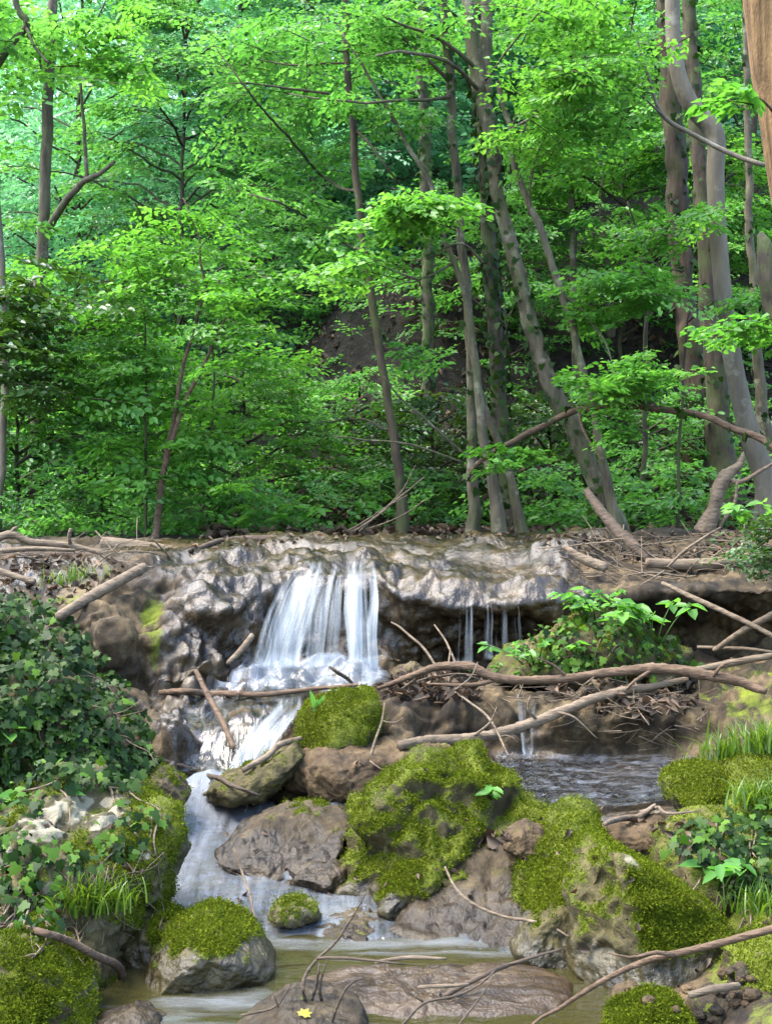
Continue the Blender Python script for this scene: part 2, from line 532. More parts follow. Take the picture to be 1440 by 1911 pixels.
def control(px, sub):
    """the ground's control surface: px (array) -> grid (px, station) of world points; Catmull-Rom along both"""
    ns = CTL.shape[1]
    out = np.empty((len(px), ns, 2))
    k = np.clip(np.searchsorted(CPX, px, side='right') - 1, 0, len(CPX) - 2)
    t = (px - CPX[k]) / (CPX[k + 1] - CPX[k])
    t = (t * t * (3 - 2 * t))[:, None, None] * .55 + t[:, None, None] * .45
    out = CTL[k] * (1 - t) + CTL[k + 1] * t
    s = np.linspace(0, ns - 1, (ns - 1) * sub + 1)
    i = np.clip(np.floor(s).astype(int), 0, ns - 2)
    u = (s - i)[None, :, None]
    pad = np.concatenate([2 * out[:, :1] - out[:, 1:2], out, 2 * out[:, -1:] - out[:, -2:-1]], 1)
    p0, p1, p2, p3 = pad[:, i], pad[:, i + 1], pad[:, i + 2], pad[:, i + 3]
    g = .5 * (2 * p1 + (p2 - p0) * u + (2 * p0 - 5 * p1 + 4 * p2 - p3) * u ** 2 + (3 * p1 - p0 - 3 * p2 + p3) * u ** 3)
    lin = p1 * (1 - u) + p2 * u
    g = .7 * g + .3 * lin
    Y = g[..., 1]
    X = (px[:, None] - CX) / F * Y
    Z = H - (g[..., 0] - CY) / F * Y
    return np.stack([X, Y, Z], -1), s


def grid_normals(g):
    a = np.gradient(g, axis=0)
    b = np.gradient(g, axis=1)
    return unit(np.cross(a, b))


def grid_quads(nx, ny):
    i = np.arange(nx - 1)[:, None] * ny
    j = np.arange(ny - 1)[None]
    return np.stack([i + j, i + ny + j, i + ny + j + 1, i + j + 1], -1).reshape(-1, 4)


GPX = np.arange(-260, 1741, 4.0)
G, GS = control(GPX, SUB)
GN = grid_normals(G)
q = G.reshape(-1, 3)
st = np.broadcast_to(GS[None], G.shape[:2]).ravel()
pxg = np.broadcast_to(GPX[:, None], G.shape[:2]).ravel()
face = smooth(5.6, 6.3, st) * (1 - smooth(11.4, 12.2, st))
flat = 1 - face
warp = np.stack([perlin(q * 2.1 + 5), perlin(q * 2.1 + 25), perlin(q * 2.1 + 45)], 1) * .16
bulge = .55 * (.5 - worley((q + warp) * np.array([6.5, 6.5, 4.0]))) + .45 * (.5 - worley((q + warp * 1.5) * np.array([11., 11., 8.]) + 40)) + .10 * fbm(q * 5 + 70, 3)
bulge2 = .5 - worley((q + warp * .6) * 17.0)
big = fbm(q * 2.6 + 3.1, 3)
terr = fbm(q * np.array([2.2, 4.5, 4.5]) + warp * 3 + 8.8, 4)
fine = fbm(q * 22 + 1.7, 4)
d = face * (bulge * .085 + bulge2 * .022 + big * .06 + fbm(q * 9 + 20, 3) * .020 + fine * .008) \
    + flat * (terr * (.034 + .006 * (st > 11)) + np.maximum(bulge, -.1) * .025 + bulge2 * .008 + fine * .004)
drape = perlin(np.stack([q[:, 0] * 7 + warp[:, 0] * 4, q[:, 1] * 2, q[:, 2] * 1.1], 1))
d = d + face * smooth(8.2, 9, st) * (1 - smooth(720, 800, pxg)) * .055 * drape
lumpy = fbm(q * 4.5 + 11, 3)
for lx, ls, rx, rs, hh in [(222, 9.9, 48, .95, .09), (300, 9.7, 34, 1.1, .10), (352, 9.3, 32, .8, .11), (402, 9.2, 34, .6, .10), (445, 10.3, 62, .55, .11), (395, 10.6, 55, .35, .09), (330, 11.0, 60, .30, .08), (500, 10.7, 40, .35, .07), (160, 10.6, 50, .6, .09),
                           (760, 11.2, 80, .35, .07), (880, 11.4, 90, .30, .06), (980, 11.2, 70, .35, .07), (640, 11.9, 60, .3, .05), (800, 12.2, 90, .3, .06), (930, 12.4, 80, .3, .05), (560, 12.5, 80, .3, .05), (430, 12.0, 70, .35, .06), (1040, 12.0, 60, .4, .07),
                           (770, 6.5, 60, .45, .10), (860, 6.7, 50, .4, .09), (1060, 6.5, 60, .45, .10), (1150, 6.6, 60, .5, .11), (1240, 6.5, 60, .45, .10), (1110, 7.2, 50, .3, .06), (340, 6.6, 60, .4, .07), (300, 7.4, 50, .4, .06), (480, 7.2, 50, .3, .05)]:
    rr = np.sqrt(((pxg - lx) / rx + warp[:, 0] * 2) ** 2 + ((st - ls) / rs + warp[:, 1] * 2) ** 2)
    d = d + hh * np.sqrt(np.clip(1 - rr ** 2, 0, 1)) * (.75 + .9 * lumpy)
d = d + fbm(q * 30 + 5, 3) * .007 * (.4 + face)
terrace = perlin(np.stack([q[:, 0] * 1.3, q[:, 1] * 4.2, q[:, 2] * 4.2], 1) + warp * 2)
lipz = np.exp(-((st - 11.0) / .55) ** 2)
d = d * (1 - .35 * lipz) + smooth(11.5, 12.0, st) * (1 - smooth(13.2, 13.9, st)) * .045 * smooth(-.12, .12, terrace)
crest = smooth(11.2, 12.0, st) * (1 - smooth(13.2, 14, st))
d = d + crest * (.022 * ridged(q * np.array([1.6, 3.2, 1.0]) + warp * 2, 3) - .03)
rb = np.interp(st, [2, 3, 3.8, 4.6, 5.4, 6.5], [960, 800, 720, 600, 500, 520])
channel = smooth(300, 360, pxg) * (1 - smooth(rb - 40, rb + 40, pxg)) * smooth(1.8, 2.4, st) * (1 - smooth(6.2, 7, st))
shallow = smooth(900, 950, pxg) * (1 - smooth(1270, 1320, pxg)) * smooth(4.6, 5.0, st) * (1 - smooth(5.9, 6.2, st))
d = d * (1 - .6 * channel) - .022 * channel
d = d * (1 - .75 * shallow) - .008 * shallow
under = 1 - smooth(1.6, 2.6, st)
d = d * (1 - .5 * under) - .06 * under * smooth(150, 260, pxg) * (1 - smooth(1080, 1160, pxg))
d = d * (1 - smooth(13.3, 13.9, st))
GD = G + GN * d.reshape(G.shape[:2])[..., None]
GDN = grid_normals(GD)
nz = GDN[..., 2].ravel()
moisture = fbm(q * 1.7 + 60, 3)
wet = .60 + .45 * moisture + .25 * (nz - .5) - .14 * face
wet += .55 * smooth(300, 420, pxg) * (1 - smooth(1020, 1120, pxg)) * smooth(9, 10, st)
wet += .30 * crest * (1 - smooth(1040, 1140, pxg)) * smooth(250, 350, pxg) + .45 * channel - .55 * smooth(1080, 1180, pxg) * smooth(9, 10, st) - .7 * (1 - smooth(120, 260, pxg)) * (1 - smooth(8, 9.5, st))
wet -= .30 * face * smooth(.1, .4, bulge) + .5 * np.exp(-((pxg - 215) / 60) ** 2) * face
wet -= .6 * smooth(700, 760, pxg) * smooth(5.6, 6.3, st) * (1 - smooth(8.4, 9.4, st)) * (1 - .0 * nz) * (1 - .8 * np.exp(-((pxg - 985) / 60) ** 2))
wet -= .5 * smooth(1240, 1330, pxg) * (1 - smooth(9, 10, st))
wet -= .22 * smooth(.05, .2, terr) * (st > 11.5)
moss = -.25 + .35 * fbm(q * 3.3 + 90, 4) + .25 * smooth(.5, .9, nz) * (1 - crest)
moss += .5 * smooth(1250, 1340, pxg) * (1 - smooth(8, 9, st)) + .35 * (1 - smooth(100, 250, pxg)) * (1 - smooth(8, 9, st))
moss += .30 * np.exp(-((pxg - 300) / 55) ** 2) * face * smooth(9.4, 10, st)
for mx, ms, rx, rs, mm in [(285, 10.9, 26, .5, .9), (290, 9.6, 18, .7, .6), (335, 9.3, 14, .6, .5), (430, 10.4, 40, .3, .4), (130, 11.3, 40, .3, .7), (190, 11.6, 30, .3, .6), (840, 9.9, 120, .25, .35), (1090, 10.6, 60, .5, .6), (760, 5.6, 40, .3, .6)]:
    moss += mm * np.exp(-((pxg - mx) / rx) ** 2 - ((st - ms) / rs) ** 2)
moss -= .4 * channel + .3 * np.exp(-((pxg - 560) / 130) ** 2) * (st > 8)
tb = MB()
tb.add(GD.reshape(-1, 3), grid_quads(*G.shape[:2]), wet=np.clip(wet, 0, 1.2), moss=np.clip(moss, 0, 1))
o = tb.build('stream_bed', M['tufa'])
tag(o, 'brown wet tufa bed of the stream rising in steps to the waterfall ledge', 'stream bed', kind='structure')

SOLID_V, SOLID_F = [], []
_tree = None


def solid(v, quads):
    """remember a surface so that later things can rest on it"""
    global _tree
    off = sum(len(x) for x in SOLID_V)
    SOLID_V.append(np.asarray(v, float).reshape(-1, 3))
    SOLID_F.append(np.asarray(quads) + off)
    _tree = None


solid(GD, grid_quads(*G.shape[:2]))


def bvh():
    global _tree
    if _tree is None:
        _tree = BVHTree.FromPolygons(np.concatenate(SOLID_V).tolist(), np.concatenate(SOLID_F).tolist())
    return _tree


EYE = Vector((0, 0, H))


def hit(px, py, lift=0.0):
    """where the surface seen at a photo pixel lies (the spot a thing rests on), lifted off it"""
    d = Vector(P(px, py, 1.0)) - EYE
    h = bvh().ray_cast(EYE + d * 2.5, d.normalized())
    if h[0] is None:
        return np.array(P(px, py, 9.0)), np.array([0, 0, 1.0])
    n = np.array(h[1])
    if n @ np.array(d) > 0:
        n = -n
    return np.array(h[0]) + n * lift, n


def drop(x, y, z0=3.0, z1=None):
    """the ground under a point"""
    h = bvh().ray_cast(Vector((x, y, z0)), Vector((0, 0, -1)))
    if h[0] is None:
        return np.array([x, y, 0.0]), np.array([0, 0, 1.0])
    n = np.array(h[1])
    return np.array(h[0]), n if n[2] > 0 else -n


def path(pts, lift=0.012):
    """pixel path -> world points; an entry without depth rests on what is seen there"""
    out = []
    for p in pts:
        if len(p) == 3 and p[2] is not None:
            out.append(P(*p))
        else:
            out.append(hit(p[0], p[1], lift)[0])
    return np.array(out)


# ------------------------------------------------------------------ the wood's floor behind the crest, rising to the hillside
HX = np.linspace(-16, 16, 200)
HY = np.concatenate([np.linspace(9.2, 14, 60), np.linspace(14.15, 48, 90)])
hx, hy = np.meshgrid(HX, HY, indexing='ij')


def hill_z(x, y):
    x, y = np.asarray(x, float), np.asarray(y, float)
    s = smooth(-3.2, .8, x / np.maximum(y, 1) * 13)
    y0 = 15.0 - 4.2 * s
    z = 1.135 + np.maximum(y - y0, 0) * (.60 + .06 * s) * smooth(0, 4, y - y0 + .5)
    z = np.where(z > 1.3 + .22 * y, (1.3 + .22 * y) + .25 * (z - 1.3 - .22 * y), z)
    z += .95 * np.exp(-((x + .55) / 1.3) ** 2 - ((y - 13.6) / 1.1) ** 2)             # dark earth bank behind the ledge
    z += .55 * smooth(1.5, 3.2, x) * smooth(9.3, 11.5, y)
    return z


hq = np.stack([hx, hy, hx * 0], -1).reshape(-1, 3)
hz = hill_z(hx, hy) + (fbm(hq * .9, 4) * .14 + fbm(hq * 4, 3) * .03).reshape(hx.shape) * smooth(9.3, 10.5, hy)
hz -= .06 * (1 - smooth(9.2, 9.6, hy))
HG = np.stack([hx, hy, hz], -1)


def floor_mat():
    m, nt, out = new_mat('leaf_litter_soil')
    k = N(nt)
    a = k.noise(14, 6, .65)
    b = k.noise(70, 4, .7)
    col = k.ramp(k.math('ADD', k.math('MULTIPLY', a, .5), k.math('MULTIPLY', b, .5)), [(.34, (.005, .0045, .0035)), (.5, (.018, .0155, .011)), (.66, (.055, .046, .034))])
    bs = k.n('ShaderNodeBsdfPrincipled', {'Base Color': col, 'Roughness': .9, 'Specular IOR Level': .2, 'Normal': k.bump(k.math('ADD', a, b), 1.0, .05)})
    nt.links.new(bs.outputs[0], out.inputs[0])
    return m


M['soil'] = floor_mat()
fb = MB()
fb.add(HG.reshape(-1, 3), grid_quads(*hx.shape))
o = fb.build('wooded_hillside', M['soil'])
tag(o, 'brown leaf strewn hillside rising behind the trees', 'hillside', kind='structure')
solid(HG, grid_quads(*hx.shape))
# a wide base sheet to the horizon
gb = MB()
gx, gy = np.meshgrid(np.linspace(-400, 400, 41), np.linspace(-200, 600, 41), indexing='ij')
gz = np.where(gy > 40, 12.0, -.9)
gb.add(np.stack([gx, gy, gz * 0 - .9], -1).reshape(-1, 3), grid_quads(41, 41))
o = gb.build('ground', M['soil'])
tag(o, 'dark forest ground stretching away', 'ground', kind='structure')

# ------------------------------------------------------------------ boulders
def cube_sphere(n):
    t = np.tan(np.linspace(-1, 1, n + 1) * math.pi / 4)
    a, b = np.meshgrid(t, t, indexing='ij')
    one = np.ones_like(a)
    faces = [np.stack(f, -1) for f in ((one, a, b), (-one, b, a), (b, one, a), (a, -one, b), (a, b, one), (b, a, -one))]
    v = unit(np.concatenate([f.reshape(-1, 3) for f in faces]))
    qd = np.concatenate([grid_quads(n + 1, n + 1) + k * (n + 1) ** 2 for k in range(6)])
    key = np.round(v * 1e5).astype(np.int64)
    _, first, inv = np.unique(key, axis=0, return_index=True, return_inverse=True)
    inv = inv.ravel()
    return v[first], inv[qd]


_cs = {}


def mesh_normals(v, q):
    a = v[q[:, 2]] - v[q[:, 0]]
    b = v[q[:, 3]] - v[q[:, 1]]
    fn = np.cross(a, b)
    n = np.zeros_like(v)
    for k in range(4):
        np.add.at(n, q[:, k], fn)
    return unit(n)


def moss_tufts(mb, v, n, w, count, size, seed=0):
    """little moss shoots standing on the points v with weights w"""
    if count <= 0:
        return
    g = np.random.default_rng(seed)
    p = np.maximum(w, 0)
    if p.sum() <= 0:
        return
    ix = g.choice(len(v), count, p=p / p.sum())
    pos = v[ix] + g.normal(size=(count, 3)) * .006
    nn = n[ix]
    d = unit(nn + g.normal(size=(count, 3)) * .95)
    nr = unit(np.cross(d, g.normal(size=(count, 3))))
    L = size * g.uniform(.35, 1.7, count)
    s = np.cross(nr, d)
    v4 = np.stack([pos - d * .003, pos + d * (.5 * L)[:, None] + s * (.26 * L)[:, None], pos + d * L[:, None], pos + d * (.5 * L)[:, None] - s * (.26 * L)[:, None]], 1)
    mb.add(v4.reshape(-1, 3), (np.arange(count)[:, None] * 4 + np.arange(4)[None]), None, 0, rnd=np.repeat(g.random(count), 4))


def moss_mat():
    m, nt, out = new_mat('moss_shoots')
    k = N(nt)
    f = k.math('ADD', k.math('MULTIPLY', k.attr('rnd'), .36), k.math('ADD', k.math('MULTIPLY', k.noise(9, 4, .65), .34), k.math('MULTIPLY', k.noise(2.6, 3, .6), .30)))
    col = k.ramp(f, [(.25, (.022, .033, .003)), (.5, (.060, .083, .006)), (.8, (.135, .160, .013))])
    b = k.n('ShaderNodeBsdfDiffuse', {'Color': col})
    t = k.n('ShaderNodeBsdfTranslucent', {'Color': col})
    mx = k.n('ShaderNodeMixShader', {0: .3, 1: b.outputs[0], 2: t.outputs[0]})
    nt.links.new(mx.outputs[0], out.inputs[0])
    return m


M['moss'] = moss_mat()


def boulder(name, outline, Y, depth, label, cat='boulder', mat='moss_rock', moss=.5, lean=.35, amp=.05, crease=.03, power=.8, n=60, seed=1,
            tufts=4000, tsize=.012, wetline=None, facets=6, palefn=None, grooves=(), planes=(), centre=None, freq=1.0, mossfn=None, wet=.0, group=None, moss_low=.0, strata=0.0):
    """a rock with the given silhouette (photo pixels at distance Y), real depth and a rough surface"""
    o2 = np.array(outline, float)
    W = np.stack([(o2[:, 0] - CX) / F * Y, H - (o2[:, 1] - CY) / F * Y], 1)
    if centre is None:
        lo, hi = W.min(0), W.max(0)
        c = np.array([(lo[0] + hi[0]) / 2, lo[1] + (hi[1] - lo[1]) * .42])
    else:
        c = P(centre[0], centre[1], Y)[[0, 2]]
    # densify the outline
    e = np.concatenate([W, W[:1]])
    dense = np.concatenate([e[i] + (e[i + 1] - e[i]) * np.linspace(0, 1, 24, endpoint=False)[:, None] for i in range(len(W))])
    th = np.arctan2(dense[:, 1] - c[1], dense[:, 0] - c[0])
    r = np.hypot(dense[:, 1] - c[1], dense[:, 0] - c[0])
    od = np.argsort(th)
    th, r = th[od], r[od]
    tg = np.linspace(-np.pi, np.pi, 361)
    rg = np.interp(tg, np.concatenate([th - 2 * np.pi, th, th + 2 * np.pi]), np.tile(r, 3))
    ker = np.exp(-np.linspace(-2, 2, 9) ** 2)
    ker /= ker.sum()
    rg = np.convolve(np.concatenate([rg[-5:-1], rg, rg[1:5]]), ker, 'valid')
    if n not in _cs:
        _cs[n] = cube_sphere(n)
    s, qd = _cs[n]
    rho = np.hypot(s[:, 0], s[:, 2])
    ang = np.arctan2(s[:, 2], s[:, 0])
    R = np.interp(ang, tg, rg)
    R = R * .955
    k = R * rho ** power / np.maximum(rho, 1e-6)
    v = np.stack([s[:, 0] * k, depth * np.sign(s[:, 1]) * np.abs(s[:, 1]) ** .85, s[:, 2] * k], 1)
    v[:, 1] += lean * v[:, 2]
    fg = np.random.default_rng(seed + 900)
    for _ in range(facets):                       # flat broken faces
        fn = unit(fg.normal(size=3) * np.array([1, 1.2, 1]) + np.array([0, -.5, .25]))
        pr = v @ fn
        hh = pr.max() * fg.uniform(.70, .90)
        v = v - fn * (np.maximum(pr - hh, 0) * .8)[:, None]
    for pn, po in planes:                         # the rock's main broken faces
        pn = np.array(pn, float) / np.linalg.norm(pn)
        pr = v @ pn
        v = v - pn * (np.maximum(pr - pr.max() * po, 0) * .93)[:, None]
    nrm = mesh_normals(v, qd)
    sc = 1.0 / max(R.mean(), .05)
    q = v * sc * freq + seed * 7.7
    wp = np.stack([perlin(q * .9 + 3), perlin(q * .9 + 13), perlin(q * .9 + 23)], 1) * .5
    disp = amp * fbm(q * 1.3 + wp, 4) + crease * (ridged(q * 1.1 + wp + 40, 3) - .6) * .6 + amp * .22 * fbm(q * 7, 3)
    if strata:
        disp += strata * perlin(np.stack([q[:, 0] * .6, q[:, 1] * .6, q[:, 2] * 5], 1) + wp)
    disp = disp * R.mean() / .35
    for (ax, ay), (bx, by), gw, gd in grooves:    # clefts (positive depth) and ridges (negative) running over the front
        a_, b_ = P(ax, ay, Y)[[0, 2]] - c, P(bx, by, Y)[[0, 2]] - c
        pq = v[:, [0, 2]] + np.stack([perlin(q * 2.3 + 5), perlin(q * 2.3 + 55)], 1) * .03
        tt = np.clip(((pq - a_) @ (b_ - a_)) / ((b_ - a_) @ (b_ - a_)), 0, 1)
        ds = np.linalg.norm(pq - a_ - tt[:, None] * (b_ - a_), axis=1)
        disp = disp - gd * np.exp(-(ds / gw) ** 2) * smooth(.35, -.1, s[:, 1])
    v = v + nrm * disp[:, None]
    nrm = mesh_normals(v, qd)
    if nrm[np.argmax(v[:, 2])][2] < 0:
        nrm = -nrm
        qd = qd[:, ::-1]
    cen = np.array([c[0], Y + depth * .10, c[1]])
    w = v + cen
    top = smooth(-.35, .75, nrm[:, 2])
    mo = moss * (top * 1.15 + moss_low) + .48 * fbm(q * 2.2 + 70, 4) + .15 * fbm(q * 8 + 30, 2)
    if mossfn is not None:
        mo = mo + mossfn(w, nrm, v / R.mean())
    wt = np.full(len(v), wet, float) + .3 * fbm(q * 1.5 + 99, 3) * (wet > 0)
    if wetline is not None:
        below = 1 - smooth(wetline, wetline + .12, w[:, 2] + .04 * fbm(q * 2, 2))
        wt = np.maximum(wt, below)
        mo = mo - 1.1 * below
    pa = palefn(w, nrm) if palefn is not None else np.zeros(len(v))
    mo = np.clip(mo - pa, 0, 1)
    solid(w, qd)
    base = np.array([c[0], cen[1], w[:, 2].min()])
    b = MB()
    b.add(w - base, qd, moss=mo, wet=np.clip(wt, 0, 1.2), pale=np.clip(pa, 0, 1))
    if tufts:
        root = thing(name, base, label, cat, group)
        b.build('stone', M[mat], root)
        mb = MB()
        vis = smooth(.5, -.2, nrm[:, 1])
        moss_tufts(mb, w - base, nrm, smooth(.40, .8, mo) * (.2 + .8 * vis), int(tufts * 2.8), tsize * .44, seed)
        mb.build('moss', M['moss'], root)
    else:
        root = b.build(name, M[mat])
        root.location = base
        tag(root, label, cat, group)
    return root, w, nrm, mo


big_b = boulder('mossy_boulder', [(634, 1660), (644, 1570), (652, 1515), (690, 1462), (760, 1436), (820, 1420), (885, 1420), (930, 1446), (985, 1474), (1022, 1502), (1046, 1545), (1015, 1585), (935, 1612), (870, 1660), (800, 1724), (700, 1724), (640, 1696)],
                5.0, .38, 'large mossy boulder with sloping ridges in the middle of the stream', moss=.68, lean=.45, amp=.045, crease=.085, power=.7, n=84, seed=3, tufts=26000, wetline=.03, strata=.03, moss_low=.22, centre=(820, 1570), facets=3, mossfn=lambda w, n, v: -.75 * smooth(P(900, 0, 5)[0], P(960, 0, 5)[0], w[:, 0]) * smooth(P(0, 1500, 5)[2], P(0, 1560, 5)[2], w[:, 2]),
                planes=[((.25, -.75, .75), .62), ((-.5, -.85, .15), .72)], grooves=[((860, 1430), (665, 1590), .020, .026), ((985, 1480), (735, 1650), .022, .030), ((800, 1410), (660, 1500), .018, .018)])
boulder('mossy_boulder', [(700, 1690), (712, 1640), (760, 1590), (850, 1550), (905, 1540), (900, 1580), (830, 1640), (790, 1690), (750, 1720)],
        4.78, .16, 'low moss covered tongue of rock along the foot of the biggest mossy boulder', moss=.75, lean=.9, amp=.04, n=48, seed=5, tufts=9000, wetline=.02, moss_low=.3, centre=(780, 1650))
boulder('sloping_rock', [(690, 1750), (735, 1690), (800, 1640), (880, 1606), (960, 1580), (1040, 1580), (1085, 1620), (1075, 1700), (1050, 1760), (900, 1785), (760, 1785)],
        4.72, .5, 'smooth grey brown rock slope with dead leaves on it between the mossy boulders', cat='rock', mat='grey_rock', moss=.12, lean=1.3, amp=.04, crease=.03, power=.75, n=60, seed=6, tufts=1500, wetline=.05, wet=.15, planes=[((-.1, -.5, .85), .5)], facets=2)
boulder('mossy_boulder', [(940, 1700), (965, 1630), (1000, 1570), (1040, 1525), (1080, 1512), (1115, 1520), (1138, 1560), (1130, 1640), (1090, 1720), (1010, 1740)],
        4.68, .34, 'upright bright green mossy boulder just left of the pyramid shaped boulder', moss=.85, lean=.5, amp=.05, n=56, seed=8, tufts=16000, moss_low=.25, tsize=.013)
boulder('mossy_boulder', [(982, 1680), (995, 1650), (1030, 1625), (1085, 1612), (1120, 1630), (1125, 1690), (1060, 1720), (1000, 1710)],
        4.45, .2, 'small rounded moss cushion rock in front of the upright bright green boulder', moss=.8, lean=.4, amp=.05, n=44, seed=9, tufts=8000, moss_low=.3)
boulder('boulder', [(955, 1765), (985, 1720), (1030, 1682), (1080, 1672), (1120, 1700), (1120, 1780), (1050, 1800), (970, 1790)],
        4.32, .2, 'bare brown rock with thin moss on top at the left foot of the pyramid boulder', moss=.42, lean=.4, amp=.04, n=44, seed=10, tufts=2500, wetline=.03)
boulder('mossy_boulder', [(1058, 1760), (1068, 1680), (1100, 1610), (1128, 1572), (1150, 1562), (1195, 1585), (1260, 1625), (1310, 1660), (1350, 1720), (1390, 1760), (1400, 1830), (1360, 1890), (1200, 1890), (1110, 1860), (1066, 1820)],
        4.12, .42, 'big pyramid shaped mossy boulder with a pale bare crest edge', moss=.55, lean=.42, amp=.028, crease=.02, power=.62, n=84, seed=12, tufts=22000, moss_low=.22, wetline=.05, strata=.02, centre=(1200, 1740), facets=0, mossfn=lambda w, n, v: .42 * smooth(.62, .70, w[:, 0]) * smooth(.12, .25, w[:, 2]) + .12 * fbm(w * 7, 3) + .16 - .16 * smooth(.66, .60, w[:, 0]),
        planes=[((-.80, -.62, .12), .50), ((.30, -.80, .42), .50), ((.52, .1, .85), .70)], grooves=[((1105, 1640), (1085, 1760), .016, .025), ((1135, 1600), (1110, 1760), .014, .02)],
        palefn=lambda w, n: (.50 + .5 * fbm(w * 9, 3)) * smooth(.024, .0, np.abs(w[:, 2] - (P(1150, 1575, 4.2)[2] - (w[:, 0] - P(1150, 1575, 4.2)[0]) * .60))) * smooth(.60, .66, w[:, 0]) * (1 - smooth(.86, .93, w[:, 0])))
boulder('mossy_boulder', [(1362, 1850), (1378, 1800), (1420, 1768), (1480, 1755), (1560, 1790), (1570, 1880), (1480, 1920), (1390, 1900)],
        3.72, .3, 'dark mossy boulder cut off by the lower right edge', moss=.75, lean=.3, amp=.05, n=48, seed=13, tufts=6000, moss_low=.1)
boulder('mossy_stone', [(1128, 1935), (1140, 1895), (1170, 1868), (1215, 1860), (1265, 1872), (1292, 1905), (1300, 1950), (1210, 1965)],
        3.62, .14, 'small bright mossy stone at the bottom edge right of the pool', cat='stone', moss=.95, lean=.3, amp=.03, n=44, seed=14, tufts=9000, moss_low=.3)
# centre
boulder('mossy_block', [(548, 1420), (555, 1350), (572, 1305), (610, 1288), (670, 1284), (712, 1292), (722, 1330), (700, 1390), (640, 1410), (590, 1430)],
        6.02, .3, 'block of rock with a thick moss cap beside the middle fall', cat='boulder', moss=.85, lean=.35, amp=.035, power=.62, n=56, seed=15, tufts=12000, moss_low=.4, tsize=.014)
boulder('boulder', [(520, 1470), (550, 1420), (590, 1395), (660, 1388), (740, 1388), (800, 1400), (790, 1440), (700, 1475), (600, 1490)],
        5.78, .32, 'tan bare boulder below the moss capped block', mat='tan_rock', moss=-.1, lean=.5, amp=.05, n=52, seed=16, tufts=0)
boulder('rock_slab', [(368, 1480), (400, 1455), (460, 1432), (520, 1405), (560, 1380), (580, 1400), (545, 1450), (500, 1490), (420, 1500)],
        5.72, .2, 'dark slanting rock slab with pale lichen along the edge of the middle fall', cat='rock', moss=.22, lean=.5, amp=.04, n=48, seed=17, tufts=1200, wet=.15)
boulder('boulder', [(400, 1590), (430, 1560), (490, 1534), (560, 1520), (640, 1516), (668, 1532), (650, 1576), (580, 1602), (535, 1636), (470, 1646), (432, 1624)],
        5.2, .36, 'broad smooth grey brown boulder with a reddish underside left of the biggest mossy boulder', mat='grey_rock', moss=.22, lean=1.05, amp=.045, n=60, seed=18, tufts=900, wetline=.12, wet=.3, centre=(520, 1582), planes=[((-.1, -.55, .85), .45), ((-.5, -.8, -.3), .7)], facets=3)
boulder('wet_rock', [(530, 1650), (545, 1626), (585, 1610), (640, 1604), (680, 1618), (670, 1655), (600, 1668)],
        5.0, .2, 'rounded wet rock with a water sheen between the grey boulder and the biggest mossy boulder', cat='rock', mat='grey_rock', moss=-.2, lean=.7, amp=.05, n=44, seed=19, tufts=0, wet=.8)
boulder('wet_rock', [(350, 1706), (370, 1696), (430, 1688), (490, 1688), (530, 1696), (520, 1712), (450, 1720)],
        4.8, .22, 'flat wet dark rock in the rapid beside the ivy covered limestone boulder', cat='rock', mat='grey_rock', moss=-.2, lean=.8, amp=.06, n=40, seed=20, tufts=0, wet=.8)
boulder('stone', [(498, 1712), (512, 1686), (545, 1672), (585, 1682), (600, 1715), (550, 1725)],
        4.62, .1, 'small mossy stone with a white patch lying in the stream', cat='stone', mat='lime_rock', moss=.5, lean=.3, amp=.06, n=32, seed=21, tufts=900)
boulder('rock_slab', [(560, 1732), (600, 1716), (660, 1708), (730, 1716), (745, 1738), (650, 1745)],
        4.64, .2, 'low wet brown rock just right of the small white patched stone', cat='rock', mat='grey_rock', moss=.1, lean=.9, amp=.05, n=40, seed=22, tufts=0, wet=.45)
# left bank
lime_b = boulder('limestone_boulder', [(-120, 1640), (-90, 1540), (-20, 1490), (60, 1470), (95, 1456), (140, 1468), (180, 1498), (230, 1492), (290, 1515), (318, 1560), (327, 1615), (318, 1670), (300, 1712), (240, 1730), (120, 1740), (-40, 1740)],
                 4.55, .45, 'big left bank boulder with pale limestone patches under moss and trailing ivy', mat='lime_rock', moss=.30, lean=.35, amp=.06, crease=.05, power=.68, n=84, seed=24, tufts=14000, moss_low=.4, centre=(130, 1610),
                 mossfn=lambda w, n, v: .35 * smooth(-.85, -.72, w[:, 0]),
                 palefn=lambda w, n: sum(smooth(1.0, .6, np.hypot((w[:, 0] - P(a, b, 4.6)[0]) / r, (w[:, 2] - P(a, b, 4.6)[2]) / r2)) * (.75 + .8 * fbm(w * 13, 3)) for a, b, r, r2 in ((130, 1495, .10, .05), (60, 1540, .07, .05), (215, 1500, .06, .02), (170, 1590, .05, .03), (298, 1560, .02, .015))))
boulder('mossy_boulder', [(-60, 1930), (-40, 1760), (0, 1732), (50, 1752), (110, 1805), (150, 1850), (172, 1905), (180, 1960), (60, 2000)],
        3.72, .3, 'mossy rock filling the lower left corner', moss=.55, lean=.35, amp=.04, n=60, seed=25, tufts=15000, moss_low=.25, tsize=.013)
boulder('mossy_boulder', [(222, 1810), (228, 1750), (260, 1712), (310, 1702), (355, 1716), (380, 1760), (360, 1830), (280, 1840)],
        4.32, .2, 'mossy boulder half hidden behind the dome shaped boulder by the pool', moss=.62, lean=.3, amp=.04, n=48, seed=26, tufts=5000, wetline=.03)
